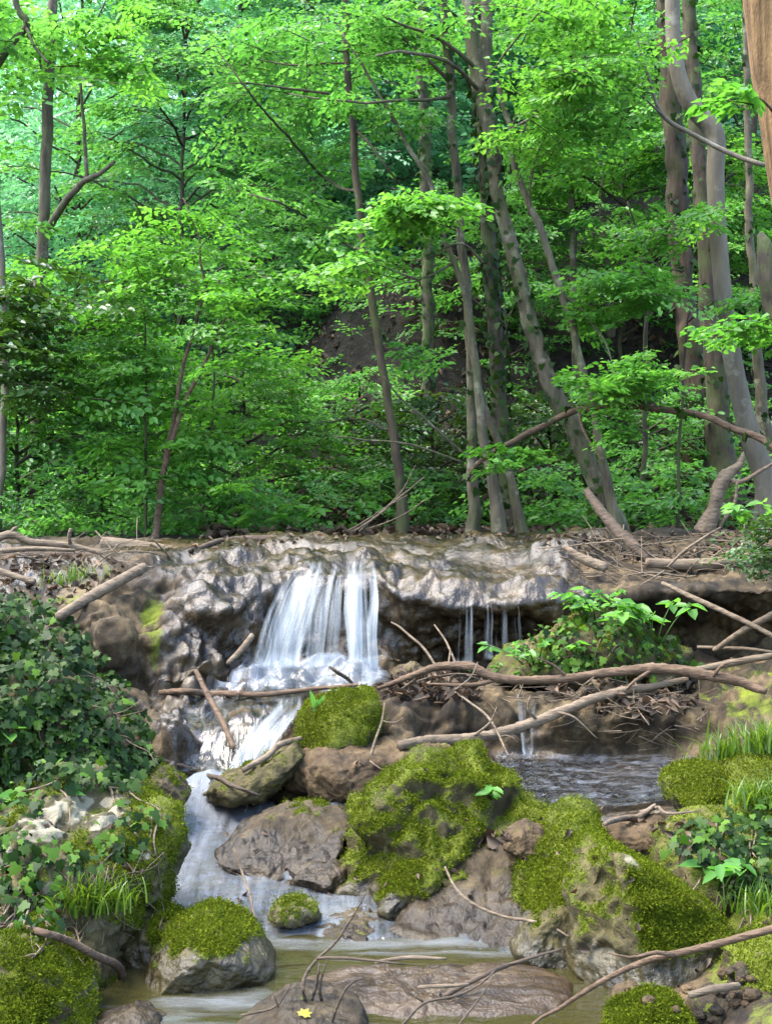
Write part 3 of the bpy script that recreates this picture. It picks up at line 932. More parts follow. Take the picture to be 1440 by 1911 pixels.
boulder('mossy_boulder', [(268, 1830), (280, 1775), (315, 1735), (355, 1712), (400, 1708), (450, 1728), (490, 1765), (515, 1800), (515, 1838), (400, 1850)],
        4.18, .26, 'dome shaped boulder with a mossy cap at the pool edge', moss=1.05, lean=.3, amp=.035, crease=.02, n=60, seed=27, tufts=8000, wetline=.04, moss_low=.05, facets=1)
boulder('stone', [(255, 1500), (275, 1455), (300, 1432), (335, 1450), (356, 1485), (340, 1505), (290, 1515)],
        5.45, .16, 'grey stone poking out below the ivy bank', cat='stone', mat='grey_rock', moss=.35, lean=.3, amp=.04, n=40, seed=28, tufts=900)
# pool slabs
boulder('rock_slab', [(490, 1880), (530, 1862), (600, 1850), (700, 1842), (820, 1838), (960, 1836), (1060, 1838), (1085, 1850), (1080, 1890), (960, 1915), (760, 1920), (560, 1912)],
        3.98, .22, 'long flat brown slab lying across the lower pool', cat='rock', mat='tan_rock', moss=.22, lean=.3, amp=.035, crease=.03, power=.5, n=60, seed=30, tufts=900, wetline=.0, wet=.5, centre=(790, 1875), facets=0)
boulder('rock_slab', [(430, 1925), (470, 1888), (540, 1872), (620, 1876), (680, 1892), (700, 1930), (560, 1950)],
        3.68, .2, 'flat wet stone at the bottom edge with a yellow leaf on it', cat='rock', mat='grey_rock', moss=.0, lean=1.2, amp=.03, n=44, seed=31, tufts=0, wet=.5, centre=(560, 1912))
boulder('wet_rock', [(165, 1940), (180, 1912), (240, 1896), (300, 1914), (330, 1945), (240, 1960)],
        3.7, .14, 'flat wet grey stone right of the mossy corner rock', cat='rock', mat='grey_rock', moss=-.2, lean=1.0, amp=.05, n=36, seed=32, tufts=0, wet=.8)
# right bank
for i, (ol, Y, dp, lab) in enumerate([
    ([(1236, 1500), (1246, 1460), (1280, 1436), (1330, 1430), (1370, 1450), (1380, 1500), (1310, 1525)], 5.05, .24, 'rounded moss cushion rock at the corner of the upper right pool'),
    ([(1330, 1500), (1345, 1440), (1390, 1415), (1450, 1405), (1540, 1430), (1560, 1520), (1420, 1530)], 5.0, .3, 'moss covered rock under the tall grass on the right bank'),
    ([(1340, 1580), (1350, 1520), (1395, 1490), (1460, 1478), (1550, 1500), (1560, 1590), (1440, 1600)], 4.7, .28, 'mossy hump above the ivy on the right bank'),
    ([(1100, 1580), (1125, 1550), (1180, 1538), (1250, 1535), (1300, 1550), (1310, 1590), (1200, 1605)], 4.85, .2, 'sandy brown rock with dead twigs behind the pyramid boulder')]):
    boulder('mossy_boulder' if i < 3 else 'rock', ol, Y, dp, lab, cat='boulder' if i < 3 else 'rock', mat='moss_rock' if i < 3 else 'tan_rock', moss=.85 if i < 3 else -.1, lean=.4, amp=.05, n=44, seed=40 + i, tufts=7000 if i < 3 else 0, moss_low=.3, tsize=.013)
for i, (ol, Y, lab) in enumerate([
    ([(1130, 1900), (1150, 1858), (1190, 1845), (1220, 1870), (1215, 1905), (1160, 1915)], 3.75, 'small brown stone under the pyramid boulder by the pool'),
    ([(1280, 1905), (1296, 1868), (1340, 1850), (1376, 1872), (1380, 1915), (1320, 1925)], 3.66, 'rough grey stone between the small bright mossy stone and the dark mossy boulder'),
    ([(728, 1440), (740, 1400), (790, 1385), (850, 1392), (880, 1420), (840, 1450)], 5.75, 'tan rock tucked behind the top of the biggest mossy boulder'),
    ([(735, 1275), (742, 1245), (775, 1236), (800, 1250), (795, 1280), (760, 1288)], 6.5, 'grey lump of rock beside the foot of the main fall'),
    ([(930, 1580), (945, 1548), (985, 1535), (1020, 1550), (1020, 1585), (970, 1595)], 4.72, 'flat tan stone lying on the grey rock slope')]):
    boulder('stone', ol, Y, .1, lab, cat='stone', mat='tan_rock' if i in (0, 2, 4) else 'grey_rock', moss=.12, lean=.4, amp=.06, n=30, seed=60 + i, tufts=0)
# ------------------------------------------------------------------ water
def water_mat(name, tint, silk=(.36, .40, .45), rough=.07, ripple=(3.0, 14.0), ripple_h=.35, streak=(9.0, .9), body=None, flo=.62, fhi=1.22, dist=.05):
    """clear rippled water that turns to white silk where it runs fast or carries painted sheen (attribute foam); fu = metres across, fv = metres along"""
    m, nt, out = new_mat(name)
    k = N(nt)
    fu, fv, foam, edge = (k.attr(a) for a in ('fu', 'fv', 'foam', 'edge'))
    def vec(a, b):
        return k.n('ShaderNodeCombineXYZ', {0: k.math('MULTIPLY', fu, a), 1: k.math('MULTIPLY', fv, b), 2: 0.0}).outputs[0]
    s1 = k.noise(1.0, 5, .6, vec(streak[0], streak[1]), dist=.6)
    s2 = k.noise(1.0, 4, .6, vec(streak[0] * 3.4, streak[1] * 1.3), dist=.3)
    st = k.math('ADD', k.math('MULTIPLY', s1, .6), k.math('MULTIPLY', s2, .4))
    f = k.rng(k.math('ADD', k.math('MULTIPLY', foam, .62), k.math('MULTIPLY', st, .9)), flo, fhi)
    h = k.math('ADD', k.noise(1.0, 4, .6, vec(ripple[1], ripple[0]), dist=.8), k.math('MULTIPLY', k.noise(1.0, 3, .5, vec(ripple[1] * 3, ripple[0] * 3)), .3))
    nrm = k.bump(h, ripple_h, dist)
    fr = k.n('ShaderNodeFresnel', {'IOR': 1.36, 'Normal': nrm}).outputs[0]
    tr = k.n('ShaderNodeBsdfTransparent', {'Color': c3(tint)})
    if body:
        df = k.n('ShaderNodeBsdfDiffuse', {'Color': c3(body[0])})
        tr = k.n('ShaderNodeMixShader', {0: body[1], 1: tr.outputs[0], 2: df.outputs[0]})
    gl = k.n('ShaderNodeBsdfGlossy', {'Color': (1, 1, 1, 1), 'Roughness': rough, 'Normal': nrm})
    clear = k.n('ShaderNodeMixShader', {0: fr, 1: tr.outputs[0], 2: gl.outputs[0]})
    si = k.n('ShaderNodeBsdfPrincipled', {'Base Color': c3(silk), 'Roughness': .5, 'Specular IOR Level': .25})
    tl = k.n('ShaderNodeBsdfTranslucent', {'Color': c3(silk)})
    sm = k.n('ShaderNodeMixShader', {0: .3, 1: si.outputs[0], 2: tl.outputs[0]})
    a = k.n('ShaderNodeMixShader', {0: k.math('MULTIPLY', f, .86), 1: clear.outputs[0], 2: sm.outputs[0]})
    full = k.n('ShaderNodeBsdfTransparent', {'Color': (1, 1, 1, 1)})
    e = k.rng(k.math('ADD', edge, k.math('MULTIPLY', k.math('SUBTRACT', s1, .5), .5)), .02, .3)
    b = k.n('ShaderNodeMixShader', {0: e, 1: full.outputs[0], 2: a.outputs[0]})
    nt.links.new(b.outputs[0], out.inputs[0])
    return m


M['rapid'] = water_mat('running_water', (.74, .75, .68), rough=.15, ripple_h=.5)
M['pool'] = water_mat('pool_water', (.50, .50, .34), rough=.05, ripple=(9, 2.6), ripple_h=.30, streak=(1.1, 9.0), body=((.036, .033, .011), .6), flo=.66, fhi=1.3)
M['glitter'] = water_mat('glittering_water', (.74, .72, .66), rough=.24, ripple=(26, 10), ripple_h=1.0, streak=(9, 22), flo=.66, fhi=1.3, dist=.11)


def veil_mat():
    """falling water: white threads with gaps"""
    m, nt, out = new_mat('falling_water')
    k = N(nt)
    fu, fv, foam, edge = (k.attr(a) for a in ('fu', 'fv', 'foam', 'edge'))
    def vec(a, b, c=0.0):
        return k.n('ShaderNodeCombineXYZ', {0: k.math('MULTIPLY', fu, a), 1: k.math('MULTIPLY', fv, b), 2: c}).outputs[0]
    s1 = k.noise(1.0, 3, .55, vec(20, .9))
    s2 = k.noise(1.0, 4, .6, vec(85, 1.6, 4.0))
    st = k.math('ADD', k.math('MULTIPLY', s1, .62), k.math('MULTIPLY', s2, .38))
    f = k.rng(k.math('ADD', st, k.math('MULTIPLY', foam, .5)), .62, 1.04)
    f = k.math('MULTIPLY', f, k.rng(edge, .0, .35))
    si = k.n('ShaderNodeBsdfPrincipled', {'Base Color': (.46, .50, .52, 1), 'Roughness': .5, 'Specular IOR Level': .2})
    tl = k.n('ShaderNodeBsdfTranslucent', {'Color': (.46, .50, .52, 1)})
    sm = k.n('ShaderNodeMixShader', {0: .4, 1: si.outputs[0], 2: tl.outputs[0]})
    full = k.n('ShaderNodeBsdfTransparent', {'Color': (1, 1, 1, 1)})
    b = k.n('ShaderNodeMixShader', {0: k.math('MULTIPLY', f, .86), 1: full.outputs[0], 2: sm.outputs[0]})
    nt.links.new(b.outputs[0], out.inputs[0])
    return m


M['veil'] = veil_mat()


def sample_ground(px, s, grid=None):
    g = G if grid is None else grid
    a = np.clip((px - GPX[0]) / 4.0, 0, len(GPX) - 1.001)
    b = np.clip(s * SUB, 0, g.shape[1] - 1.001)
    i, j = a.astype(int), b.astype(int)
    u, v = (a - i)[..., None], (b - j)[..., None]
    return g[i, j] * (1 - u) * (1 - v) + g[i + 1, j] * u * (1 - v) + g[i, j + 1] * (1 - u) * v + g[i + 1, j + 1] * u * v


def edge_of(nu, nv, a=.16, b=.06):
    u = np.linspace(0, 1, nu)[:, None] * np.ones((1, nv))
    v = np.linspace(0, 1, nv)[None] * np.ones((nu, 1))
    return np.minimum(np.minimum(u, 1 - u) / a, 1) * np.minimum(np.minimum(v, 1 - v) / b, 1)


def sheet(name, stations, label, mat='rapid', lift=.012, ends=.06, fine=0.0, foam=.5, ripple=.012, nu=70, nv=120, fn=None, freq=(7, 7, 3), cat='water', kind='structure'):
    """a film of water over the bed; stations = [(station, px left, px right, foam)]"""
    stt = np.array(stations, float)
    s = np.linspace(stt[0, 0], stt[-1, 0], nv)
    c = catmull(stt, 400)
    l, r, fo = (np.interp(s, c[:, 0], c[:, i]) for i in (1, 2, 3))
    u = np.linspace(0, 1, nu)[:, None]
    px = l[None] * (1 - u) + r[None] * u
    ss = np.broadcast_to(s[None], px.shape)
    g = sample_ground(px, ss)
    nn = grid_normals(g)
    if nn[..., 2].mean() < 0:
        nn = -nn
    qq = g.reshape(-1, 3)
    rip = fbm(qq * np.array(freq) + 3.3, 3).reshape(px.shape) * ripple
    if fine:
        rip = rip + fine * fbm(qq * np.array([20, 42, 10]) + 9, 3).reshape(px.shape)
    g = g + nn * (lift + rip)[..., None]
    along = np.concatenate([np.zeros((nu, 1)), np.cumsum(np.linalg.norm(np.diff(g, axis=1), axis=2), 1)], 1)
    b = MB()
    b.add(g.reshape(-1, 3), grid_quads(nu, nv), fu=(g[..., 0]).ravel(), fv=along.ravel(), foam=np.broadcast_to(fo[None], px.shape).ravel(), edge=edge_of(nu, nv, .16, ends).ravel())
    o = b.build(name, M[mat])
    tag(o, label, cat, kind=kind)
    return o


# lower pool
nx, ny = 160, 90
ppx, pY = np.meshgrid(np.linspace(-40, 1240, nx), np.linspace(3.2, 4.62, ny), indexing='ij')
pz = .004 + .004 * fbm(np.stack([ppx * .01, pY * 3, pY * 0], -1).reshape(-1, 3), 2).reshape(ppx.shape)
pg = np.stack([(ppx - CX) / F * pY, pY, pz], -1)
pf = .20 + .30 * np.exp(-((pY - 3.95) / .13) ** 2) * smooth(240, 330, ppx) * (1 - smooth(470, 560, ppx)) \
    + .35 * np.exp(-((pY - 4.42) / .08) ** 2) * smooth(440, 560, ppx) * (1 - smooth(960, 1100, ppx)) + .22 * np.exp(-((pY - 3.74) / .05) ** 2) * (1 - smooth(620, 800, ppx))
b = MB()
b.add(pg.reshape(-1, 3), grid_quads(nx, ny), fu=pg[..., 0].ravel(), fv=pg[..., 1].ravel(), foam=pf.ravel(), edge=np.ones(nx * ny))
tag(b.build('pool_water', M['pool']), 'still olive green water of the lower pool with milky streaks', 'water', kind='structure')
# the rapid between the boulders, the film below the middle fall, the pools on the ledges
sheet('stream_water', [(2.0, 430, 1010, .36), (2.6, 440, 940, .40), (3.1, 340, 760, .44), (3.6, 300, 700, .46), (4.1, 295, 640, .50), (4.7, 290, 540, .54), (5.2, 290, 490, .62), (5.7, 330, 480, .7), (6.1, 390, 500, .8)],
      'milky blue white rapid running between the boulders to the pool', lift=.014, ripple=.014, nu=90, nv=240)
sheet('stream_water', [(3.4, 520, 660, .5), (4.2, 560, 660, .5), (5.0, 590, 670, .35), (5.7, 620, 700, .2)], 'thin wet run beside the left flank of the biggest mossy boulder', lift=.03, ripple=.01, nu=40, nv=80)
sheet('pool_water', [(4.85, 930, 1260, .30), (5.4, 915, 1310, .34), (5.97, 915, 1310, .38)], 'shallow glittering pool on the upper right ledge', lift=.016, ripple=.006, freq=(6, 20, 3), mat='glitter', nu=190, nv=220, fine=.005)  # foam here whitens the colour: painted silver sheen in place of sky reflection
sheet('stream_water', [(6.0, 270, 430, .05), (6.6, 250, 540, .05), (7.4, 255, 570, .08), (8.1, 280, 590, .15)], 'thin film of water over the left rock shelf', lift=.02, ripple=.012)
sheet('stream_water', [(7.6, 395, 740, .35), (8.2, 395, 740, .48), (8.8, 430, 735, .66), (9.35, 450, 725, .8)], 'white foaming water at the foot of the main fall', lift=.04, ripple=.07, freq=(6, 6, 3), ends=.30)
sheet('stream_water', [(7.9, 740, 1010, .1), (8.5, 740, 1010, .1), (9.0, 780, 1000, .15)], 'grey shallow water under the overhanging ledge', lift=.02, ripple=.01)
0 and sheet('stream_water', [(11.0, 530, 720, .35), (11.6, 540, 730, .35), (12.4, 560, 800, .25), (13.4, 600, 900, .1)], 'clear water sliding over the crest towards the main fall', lift=.02, ripple=.012)


def curtain(parent, top, bot, foam=.5, bulge=.10, nu=40, nv=70, seed=0, mid=None, lipback=.14, name='water_curtain'):
    """one veil: top = (px left, px right, py, Y), bot likewise; water leaves the lip level and curves down"""
    v = np.linspace(0, 1, nv)[None]
    u = np.linspace(0, 1, nu)[:, None]
    fall = v ** 1.25
    ease = v ** .9
    def row(a, i):
        return a[i]
    T = np.stack([P(top[0] * (1 - t) + top[1] * t, top[2] + (top[4] if len(top) > 4 else 0) * t, top[3]) for t in u.ravel()])
    B = np.stack([P(bot[0] * (1 - t) + bot[1] * t, bot[2] + (bot[4] if len(bot) > 4 else 0) * t, bot[3]) for t in u.ravel()])
    g = T[:, None] * (1 - ease[..., None]) + B[:, None] * ease[..., None]
    g[..., 2] = T[:, None, 2] * (1 - fall) + B[:, None, 2] * fall
    g[..., 1] -= bulge * np.sin(np.pi * np.clip(v, 0, 1)) * .6
    # lip: runs back onto the ledge
    nb = 8
    back = np.linspace(1, 0, nb, endpoint=False)[None, :, None]
    lip = T[:, None] + back * np.array([0, lipback, 0.035])
    g = np.concatenate([lip, g], 1)
    qq = g.reshape(-1, 3)
    n1 = fbm(np.stack([qq[:, 0] * 14, qq[:, 2] * 1.4, qq[:, 0] * 0 + seed * 5.1], 1), 3).reshape(g.shape[:2])
    g[..., 1] += n1 * .03
    g[..., 0] += fbm(np.stack([qq[:, 0] * 5, qq[:, 2] * 4, qq[:, 0] * 0 + seed], 1), 2).reshape(g.shape[:2]) * .012
    along = np.concatenate([np.zeros((nu, 1)), np.cumsum(np.linalg.norm(np.diff(g, axis=1), axis=2), 1)], 1)
    wid = np.linalg.norm(B[-1] - B[0]) * .5 + np.linalg.norm(T[-1] - T[0]) * .5
    fu = np.broadcast_to(np.linspace(0, wid, nu)[:, None], g.shape[:2]) + seed * 3.7
    vv = np.linspace(0, 1, g.shape[1])[None]
    fo = foam * (.55 + .45 * smooth(.05, .5, vv)) + .35 * smooth(.85, 1, vv)
    b = MB()
    b.add(qq, grid_quads(*g.shape[:2]), fu=fu.ravel(), fv=along.ravel(), foam=np.broadcast_to(fo, g.shape[:2]).ravel(), edge=edge_of(nu, g.shape[1], .22, .10).ravel())
    base = np.array(parent.location)
    o = b.build(name, M['veil'], parent, origin=base)
    return o


wf = thing('waterfall', P(585, 1245, 6.85), 'wide main waterfall of several white veils pouring over the brown ledge', 'waterfall')
curtain(wf, (548, 612, 1062, 7.02), (462, 560, 1246, 6.70, 4), .52, seed=1)
curtain(wf, (560, 606, 1060, 7.0), (500, 566, 1248, 6.66), .42, seed=2)
curtain(wf, (598, 642, 1078, 7.0, -10), (562, 634, 1248, 6.70), .5, seed=3)
curtain(wf, (640, 688, 1060, 6.98), (645, 690, 1252, 6.72), .50, seed=4, nu=30)
curtain(wf, (652, 676, 1062, 6.96), (650, 676, 1252, 6.68), .75, seed=5, nu=24)
curtain(wf, (688, 702, 1072, 6.96), (688, 708, 1250, 6.74), .55, seed=6, nu=16)
w2 = thing('waterfall', P(450, 1455, 5.9), 'small slanting white cascade beside the moss capped block', 'waterfall')
curtain(w2, (505, 566, 1326, 6.14, -4), (415, 482, 1452, 5.86, -10), .62, bulge=.06, seed=7)
curtain(w2, (486, 540, 1336, 6.12, -4), (418, 460, 1450, 5.84), .6, bulge=.06, seed=8)
w3 = thing('waterfall', P(920, 1235, 6.9), 'faint thin curtain of drips hanging from the overhanging ledge right of the main fall', 'waterfall')
curtain(w3, (852, 880, 1130, 6.78), (848, 884, 1246, 6.80), .30, bulge=.02, seed=9, nu=24, lipback=.05)
curtain(w3, (905, 985, 1140, 6.78), (900, 992, 1232, 6.80), .26, bulge=.02, seed=10, lipback=.05)
w4 = thing('waterfall', P(980, 1410, 6.05), 'tiny trickle falling from the second ledge into the shallow right pool', 'waterfall')
curtain(w4, (962, 1002, 1300, 6.16), (972, 992, 1412, 6.0), .40, bulge=.03, seed=11, nu=24, lipback=.25)
# ------------------------------------------------------------------ leaf and bark materials
M['leaf_bright'] = leaf_mat('fresh_leaf', (.036, .115, .016), (.075, .205, .034), (.145, .30, .062), trans=.55, tcol=(1.35, 1.45, .7), spec=.3)
M['leaf_mid'] = leaf_mat('beech_leaf', (.032, .110, .022), (.070, .190, .040), (.130, .27, .075), trans=.55, tcol=(1.35, 1.5, .8), spec=.4)
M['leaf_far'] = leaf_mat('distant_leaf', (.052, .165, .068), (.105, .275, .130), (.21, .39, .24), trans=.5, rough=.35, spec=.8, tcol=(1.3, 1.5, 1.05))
M['leaf_dark'] = leaf_mat('dark_leaf', (.012, .038, .008), (.026, .072, .012), (.05, .11, .02), trans=.35)  # darker green leaf colour, also worn by the evergreen bough
M['ivy'] = leaf_mat('ivy_leaf', (.0045, .0150, .0016), (.0110, .0310, .0034), (.030, .060, .0075), trans=.18, rough=.55, spec=.14)
M['ivy_light'] = leaf_mat('young_ivy_leaf', (.018, .050, .005), (.042, .100, .010), (.085, .155, .018), trans=.35, rough=.6, spec=.12)
M['grass'] = leaf_mat('grass_blade', (0.036, 0.08, 0.008), (0.068, 0.136, 0.0128), (0.128, 0.192, 0.028), trans=.4, rough=.4)
M['bark_brown'] = bark_mat('brown_bark', (0.018, 0.01275, 0.00825), (0.06375, 0.0465, 0.0285), moss=.4)
M['bark_grey'] = bark_mat('grey_bark', (.034, .027, .017), (.112, .092, .060), moss=.3, lich=(.15, .135, .092))
M['bark_dark'] = bark_mat('dark_bark', (.014, .011, .008), (.06, .045, .032), moss=.5)
M['bark_pale'] = bark_mat('pale_smooth_bark', (.068, .057, .040), (.130, .110, .078), sc=.6, lich=(.155, .14, .105))
M['bark_oak'] = bark_mat('furrowed_brown_bark', (.045, .024, .008), (.22, .132, .052), sc=1.5, zs=.05, bmp=1.0)
M['bark_dead'] = bark_mat('peeling_dead_bark', (.013, .009, .005), (.060, .040, .022), moss=.2)
M['twig'] = bark_mat('twig_bark', (.035, .024, .015), (.10, .075, .05), sc=2)
M['dead_wood'] = bark_mat('bleached_dead_wood', (0.05616, 0.03869, 0.02371), (0.1622, 0.1248, 0.08424), sc=2, vs=(.22, .8, 1.2))
M['dead_dark'] = bark_mat('rotten_dead_wood', (.022, .016, .011), (.085, .060, .040), sc=2, vs=(.22, .8, 1.2))
M['dead_red'] = bark_mat('reddish_dead_branch', (0.0384, 0.02304, 0.0128), (0.1216, 0.08, 0.04992), sc=2, vs=(.22, .8, 1.2))


def ground_z(x, y):
    if y > 9.35:
        return float(hill_z(x, y))
    return drop(x, y)[0][2]


def tree(name, label, trunk, mat, crown=(), branches=(), leafmat='leaf_mid', group=None, seg=14, wob=.02, rough=.12, flare=.5, cat='tree', ivy=0, root=True, stems=(), fluted=.0):
    """trunk/branches: [(px, py, Y, width px)]; crown: clusters (px, py, Y, half width px, half height px, half depth m, sprays, leaf m, spray length m)"""
    tp = np.array([P(a, b, c) for a, b, c, _ in trunk])
    tr = np.array([S(w / 2, c) for _, _, c, w in trunk]) * .80
    base = tp[0].copy()
    if root:
        gz_ = ground_z(base[0], base[1])
        if base[2] > gz_ - .03:
            tp = np.vstack([[base[0], base[1], gz_ - .06], tp])
            tr = np.concatenate([[tr[0] * 1.05], tr])
            base = tp[0].copy()
    rt = thing(name, base, label, cat, group)
    b = MB()
    tube(b, tp - base, tr, seg=seg, step=.045, wob=wob, rough=rough, flare=flare, seed=tp[0][0] * 3, fluted=fluted)
    for st in stems:
        sp = np.array([P(a, c, d) for a, c, d, _ in st])
        tube(b, sp - base, [S(w / 2, d) for _, _, d, w in st], seg=10, step=.05, wob=wob, rough=rough, seed=sp[0][0])
    b.build('trunk', M[mat], rt)
    for br in branches:
        bp = np.array([P(a, c, d) for a, c, d, _ in br])
        bb = MB()
        tube(bb, bp - base, [S(w / 2, d) for _, _, d, w in br], seg=7, step=.05, wob=wob * 1.2, rough=rough * .6, seed=bp[0][0] + 2)
        bb.build('branch', M[mat], rt)
    if len(crown):
        cb = MB()
        for px, py, Y, rx, ry, rd, n, leaf, L in crown:
            g = rng.normal(size=(n, 3)) * .6
            g = g / np.maximum(1, np.linalg.norm(g, axis=1, keepdims=True) / 1.3)
            c = P(px, py, Y)
            A = c + g * np.array([S(rx, Y), rd, S(ry, Y)])
            az = rng.uniform(0, 2 * np.pi, n)
            D = np.stack([np.cos(az), np.sin(az), rng.normal(size=n) * .15 + .02], 1)
            A = A - D * L * .5
            spray_leaves(cb, A - base, D, L * rng.uniform(.6, 1.2, n), leaf, tw=1)
        cb.build('crown', [M[leafmat], M['twig']], rt)
    if ivy:
        ib = MB()
        c = catmull(np.hstack([tp, tr[:, None]]), 300)
        ix = rng.integers(0, 300, ivy)
        T = unit(np.gradient(c[:, :3], axis=0))[ix]
        dd = rng.normal(size=(ivy, 3))
        dd = unit(dd - T * np.sum(dd * T, 1, keepdims=True))
        pos = c[ix, :3] + dd * (c[ix, 3] * 1.03 + rng.uniform(0, .03, ivy))[:, None]
        lobed_mesh(ib, pos - base, unit(np.stack([rng.normal(size=ivy) * .5, rng.normal(size=ivy) * .3, -np.ones(ivy)], 1)), unit(dd + rng.normal(size=(ivy, 3)) * .35), rng.uniform(.025, .06, ivy), IVY)
        ib.build('ivy', M['ivy'], rt)
    return rt


def bush(name, label, px, Y, h, radius, nl, leaf_, mat='leaf_mid', lean=0.0, seed=1, L=.62, per=9, t0=.15, group=None, cat='bush', r0=.03, bark='bark_dark', up=.35, keep=.80):
    """an understorey tree: a thin stem, arching limbs, flat leafy twigs along them"""
    g = np.random.default_rng(seed)
    leaf, nl, L = leaf_ * .78, int(nl * 1.25), L * .80
    x = (px - CX) / F * Y
    base = np.array([x, Y, ground_z(x, Y) - .04])
    rt = thing(name, base, label, cat, group)
    b, cb = MB(), MB()
    stem = np.array([[0, 0, 0], [lean * .25 + g.normal() * .05, g.normal() * .05, h * .4], [lean * .6, g.normal() * .1, h * .75], [lean, g.normal() * .15, h]])
    sc, sr = tube(b, stem, [r0, r0 * .8, r0 * .5, r0 * .2], seg=8, step=.08, wob=.05, seed=seed)
    A, D = [], []
    for i in range(nl):
        t = t0 + (1 - t0) * (i + g.random()) / nl
        p = sc[int(t * (len(sc) - 1))]
        az = i * 2.4 + g.normal() * .4
        ln = radius * (1 - .55 * max(0, t - .35) / .65) * g.uniform(.65, 1.1)
        d = np.array([math.cos(az), math.sin(az), 0])
        lp = np.array([p, p + d * ln * .4 + [0, 0, up * ln * .6], p + d * ln * .8 + [0, 0, up * ln * .75], p + d * ln + [0, 0, up * ln * .55]])
        c, _ = tube(b, lp, [.014, .010, .006, .003], seg=5, step=.10, wob=.05, seed=seed + i)
        for j in range(per):
            u = .25 + .75 * (j + g.random() * .8) / per
            q = c[min(len(c) - 1, int(u * (len(c) - 1)))]
            s = (1 if j % 2 else -1) * g.uniform(.3, 1.25)
            dd = np.array([d[0] * math.cos(s) - d[1] * math.sin(s), d[0] * math.sin(s) + d[1] * math.cos(s), g.normal() * .12 - .03])
            A.append(q + [0, 0, g.normal() * .05])
            D.append(dd)
    spray_leaves(cb, A, D, L * g.uniform(.6, 1.15, len(A)), leaf, tw=1, keep=keep)
    b.build('trunk', M[bark], rt)
    cb.build('crown', [M[mat], M['twig']], rt)
    return rt


# ------------------------------------------------------------------ the trees one can tell apart
tree('tree', 'straight brown trunk rising at the far left with a broken side limb', [(70, 760, 11.5, 34), (75, 560, 11.5, 30), (80, 430, 11.5, 27), (92, 180, 11.5, 26), (100, 0, 11.5, 23), (108, -200, 11.5, 20)], 'bark_grey',
     branches=[[(92, 425, 11.4, 15), (120, 375, 11.2, 14), (150, 345, 11.1, 12), (190, 322, 11.0, 9), (215, 296, 11.0, 7)], [(163, 335, 11.1, 8), (158, 250, 11.1, 7), (150, 150, 11.1, 5)],
               [(95, 150, 11.5, 7), (125, 110, 11.2, 5), (165, 60, 10.9, 4), (195, 0, 10.7, 3)], [(84, 150, 11.5, 5), (62, 60, 11.3, 4), (55, 40, 11.2, 3)]],
     crown=[(40, 60, 11.3, 120, 80, .8, 26, .07, .6), (170, 90, 10.9, 80, 60, .6, 12, .07, .55), (100, 560, 10.8, 160, 90, .5, 16, .07, .6)], leafmat='leaf_bright')
tree('tree', 'dark crooked bough entering from the upper left edge', [(-160, 420, 10.0, 26), (-60, 210, 10.0, 22), (5, 105, 10.0, 19), (48, 48, 10.0, 17), (30, 15, 10.0, 15), (15, -60, 10.0, 12)], 'bark_dark', flare=0,
     branches=[[(48, 48, 10.0, 8), (65, 95, 9.9, 5), (90, 120, 9.8, 3)]], crown=[(20, 30, 9.9, 140, 60, .6, 16, .065, .5), (-40, 300, 10, 120, 120, .6, 14, .065, .5)], leafmat='leaf_mid')
tree('tree', 'slim straight brown trunk left of the grey trunk cluster', [(750, 965, 9.45, 24), (746, 900, 9.45, 21), (735, 800, 9.45, 20), (705, 620, 9.45, 19), (680, 450, 9.45, 18), (655, 200, 9.45, 17), (642, 0, 9.45, 15), (636, -160, 9.45, 13)], 'bark_brown',
     branches=[[(655, 195, 9.45, 5), (600, 172, 9.35, 5), (520, 158, 9.3, 4), (430, 155, 9.2, 2)], [(648, 118, 9.45, 5), (560, 118, 9.6, 4), (450, 105, 9.7, 2)], [(668, 360, 9.45, 6), (600, 320, 10.2, 5), (480, 190, 9.2, 4), (400, 80, 9.2, 2)],
               [(676, 470, 9.45, 6), (600, 420, 10.2, 5), (520, 378, 9.3, 4), (430, 350, 9.9, 3)], [(660, 240, 9.45, 6), (740, 330, 9.35, 4), (800, 420, 10.2, 3)], [(735, 800, 9.45, 5), (660, 780, 10.2, 4), (600, 790, 9.3, 2)]],
     crown=[(500, 140, 10.2, 120, 45, .8, 40, .048, .5), (540, 50, 10.4, 150, 50, .9, 40, .048, .5), (540, 270, 10.4, 120, 70, .7, 40, .048, .5), (470, 400, 10.2, 120, 50, .6, 32, .048, .45), (760, 680, 10.2, 50, 35, .3, 7, .046, .36), (600, 490, 10.1, 80, 60, .5, 20, .048, .42)], leafmat='leaf_mid')
tree('tree', 'straight grey brown trunk at the left of the trunk cluster on the crest', [(880, 1004, 9.35, 26), (884, 800, 9.35, 22), (874, 600, 9.35, 21), (860, 420, 9.35, 20), (850, 300, 9.35, 20), (836, 120, 9.35, 20), (828, 0, 9.35, 18), (822, -160, 9.35, 16)], 'bark_grey', ivy=60,
     branches=[[(838, 150, 9.35, 8), (760, 80, 9.2, 6), (700, 40, 9.1, 4), (620, 20, 9.0, 3)], [(842, 180, 9.35, 7), (760, 190, 9.1, 6), (640, 190, 8.9, 4), (540, 170, 8.8, 2)]],
     crown=[(720, 50, 9.2, 100, 45, .6, 22, .046, .42), (690, 200, 9.0, 80, 24, .4, 12, .045, .4)], leafmat='leaf_mid')
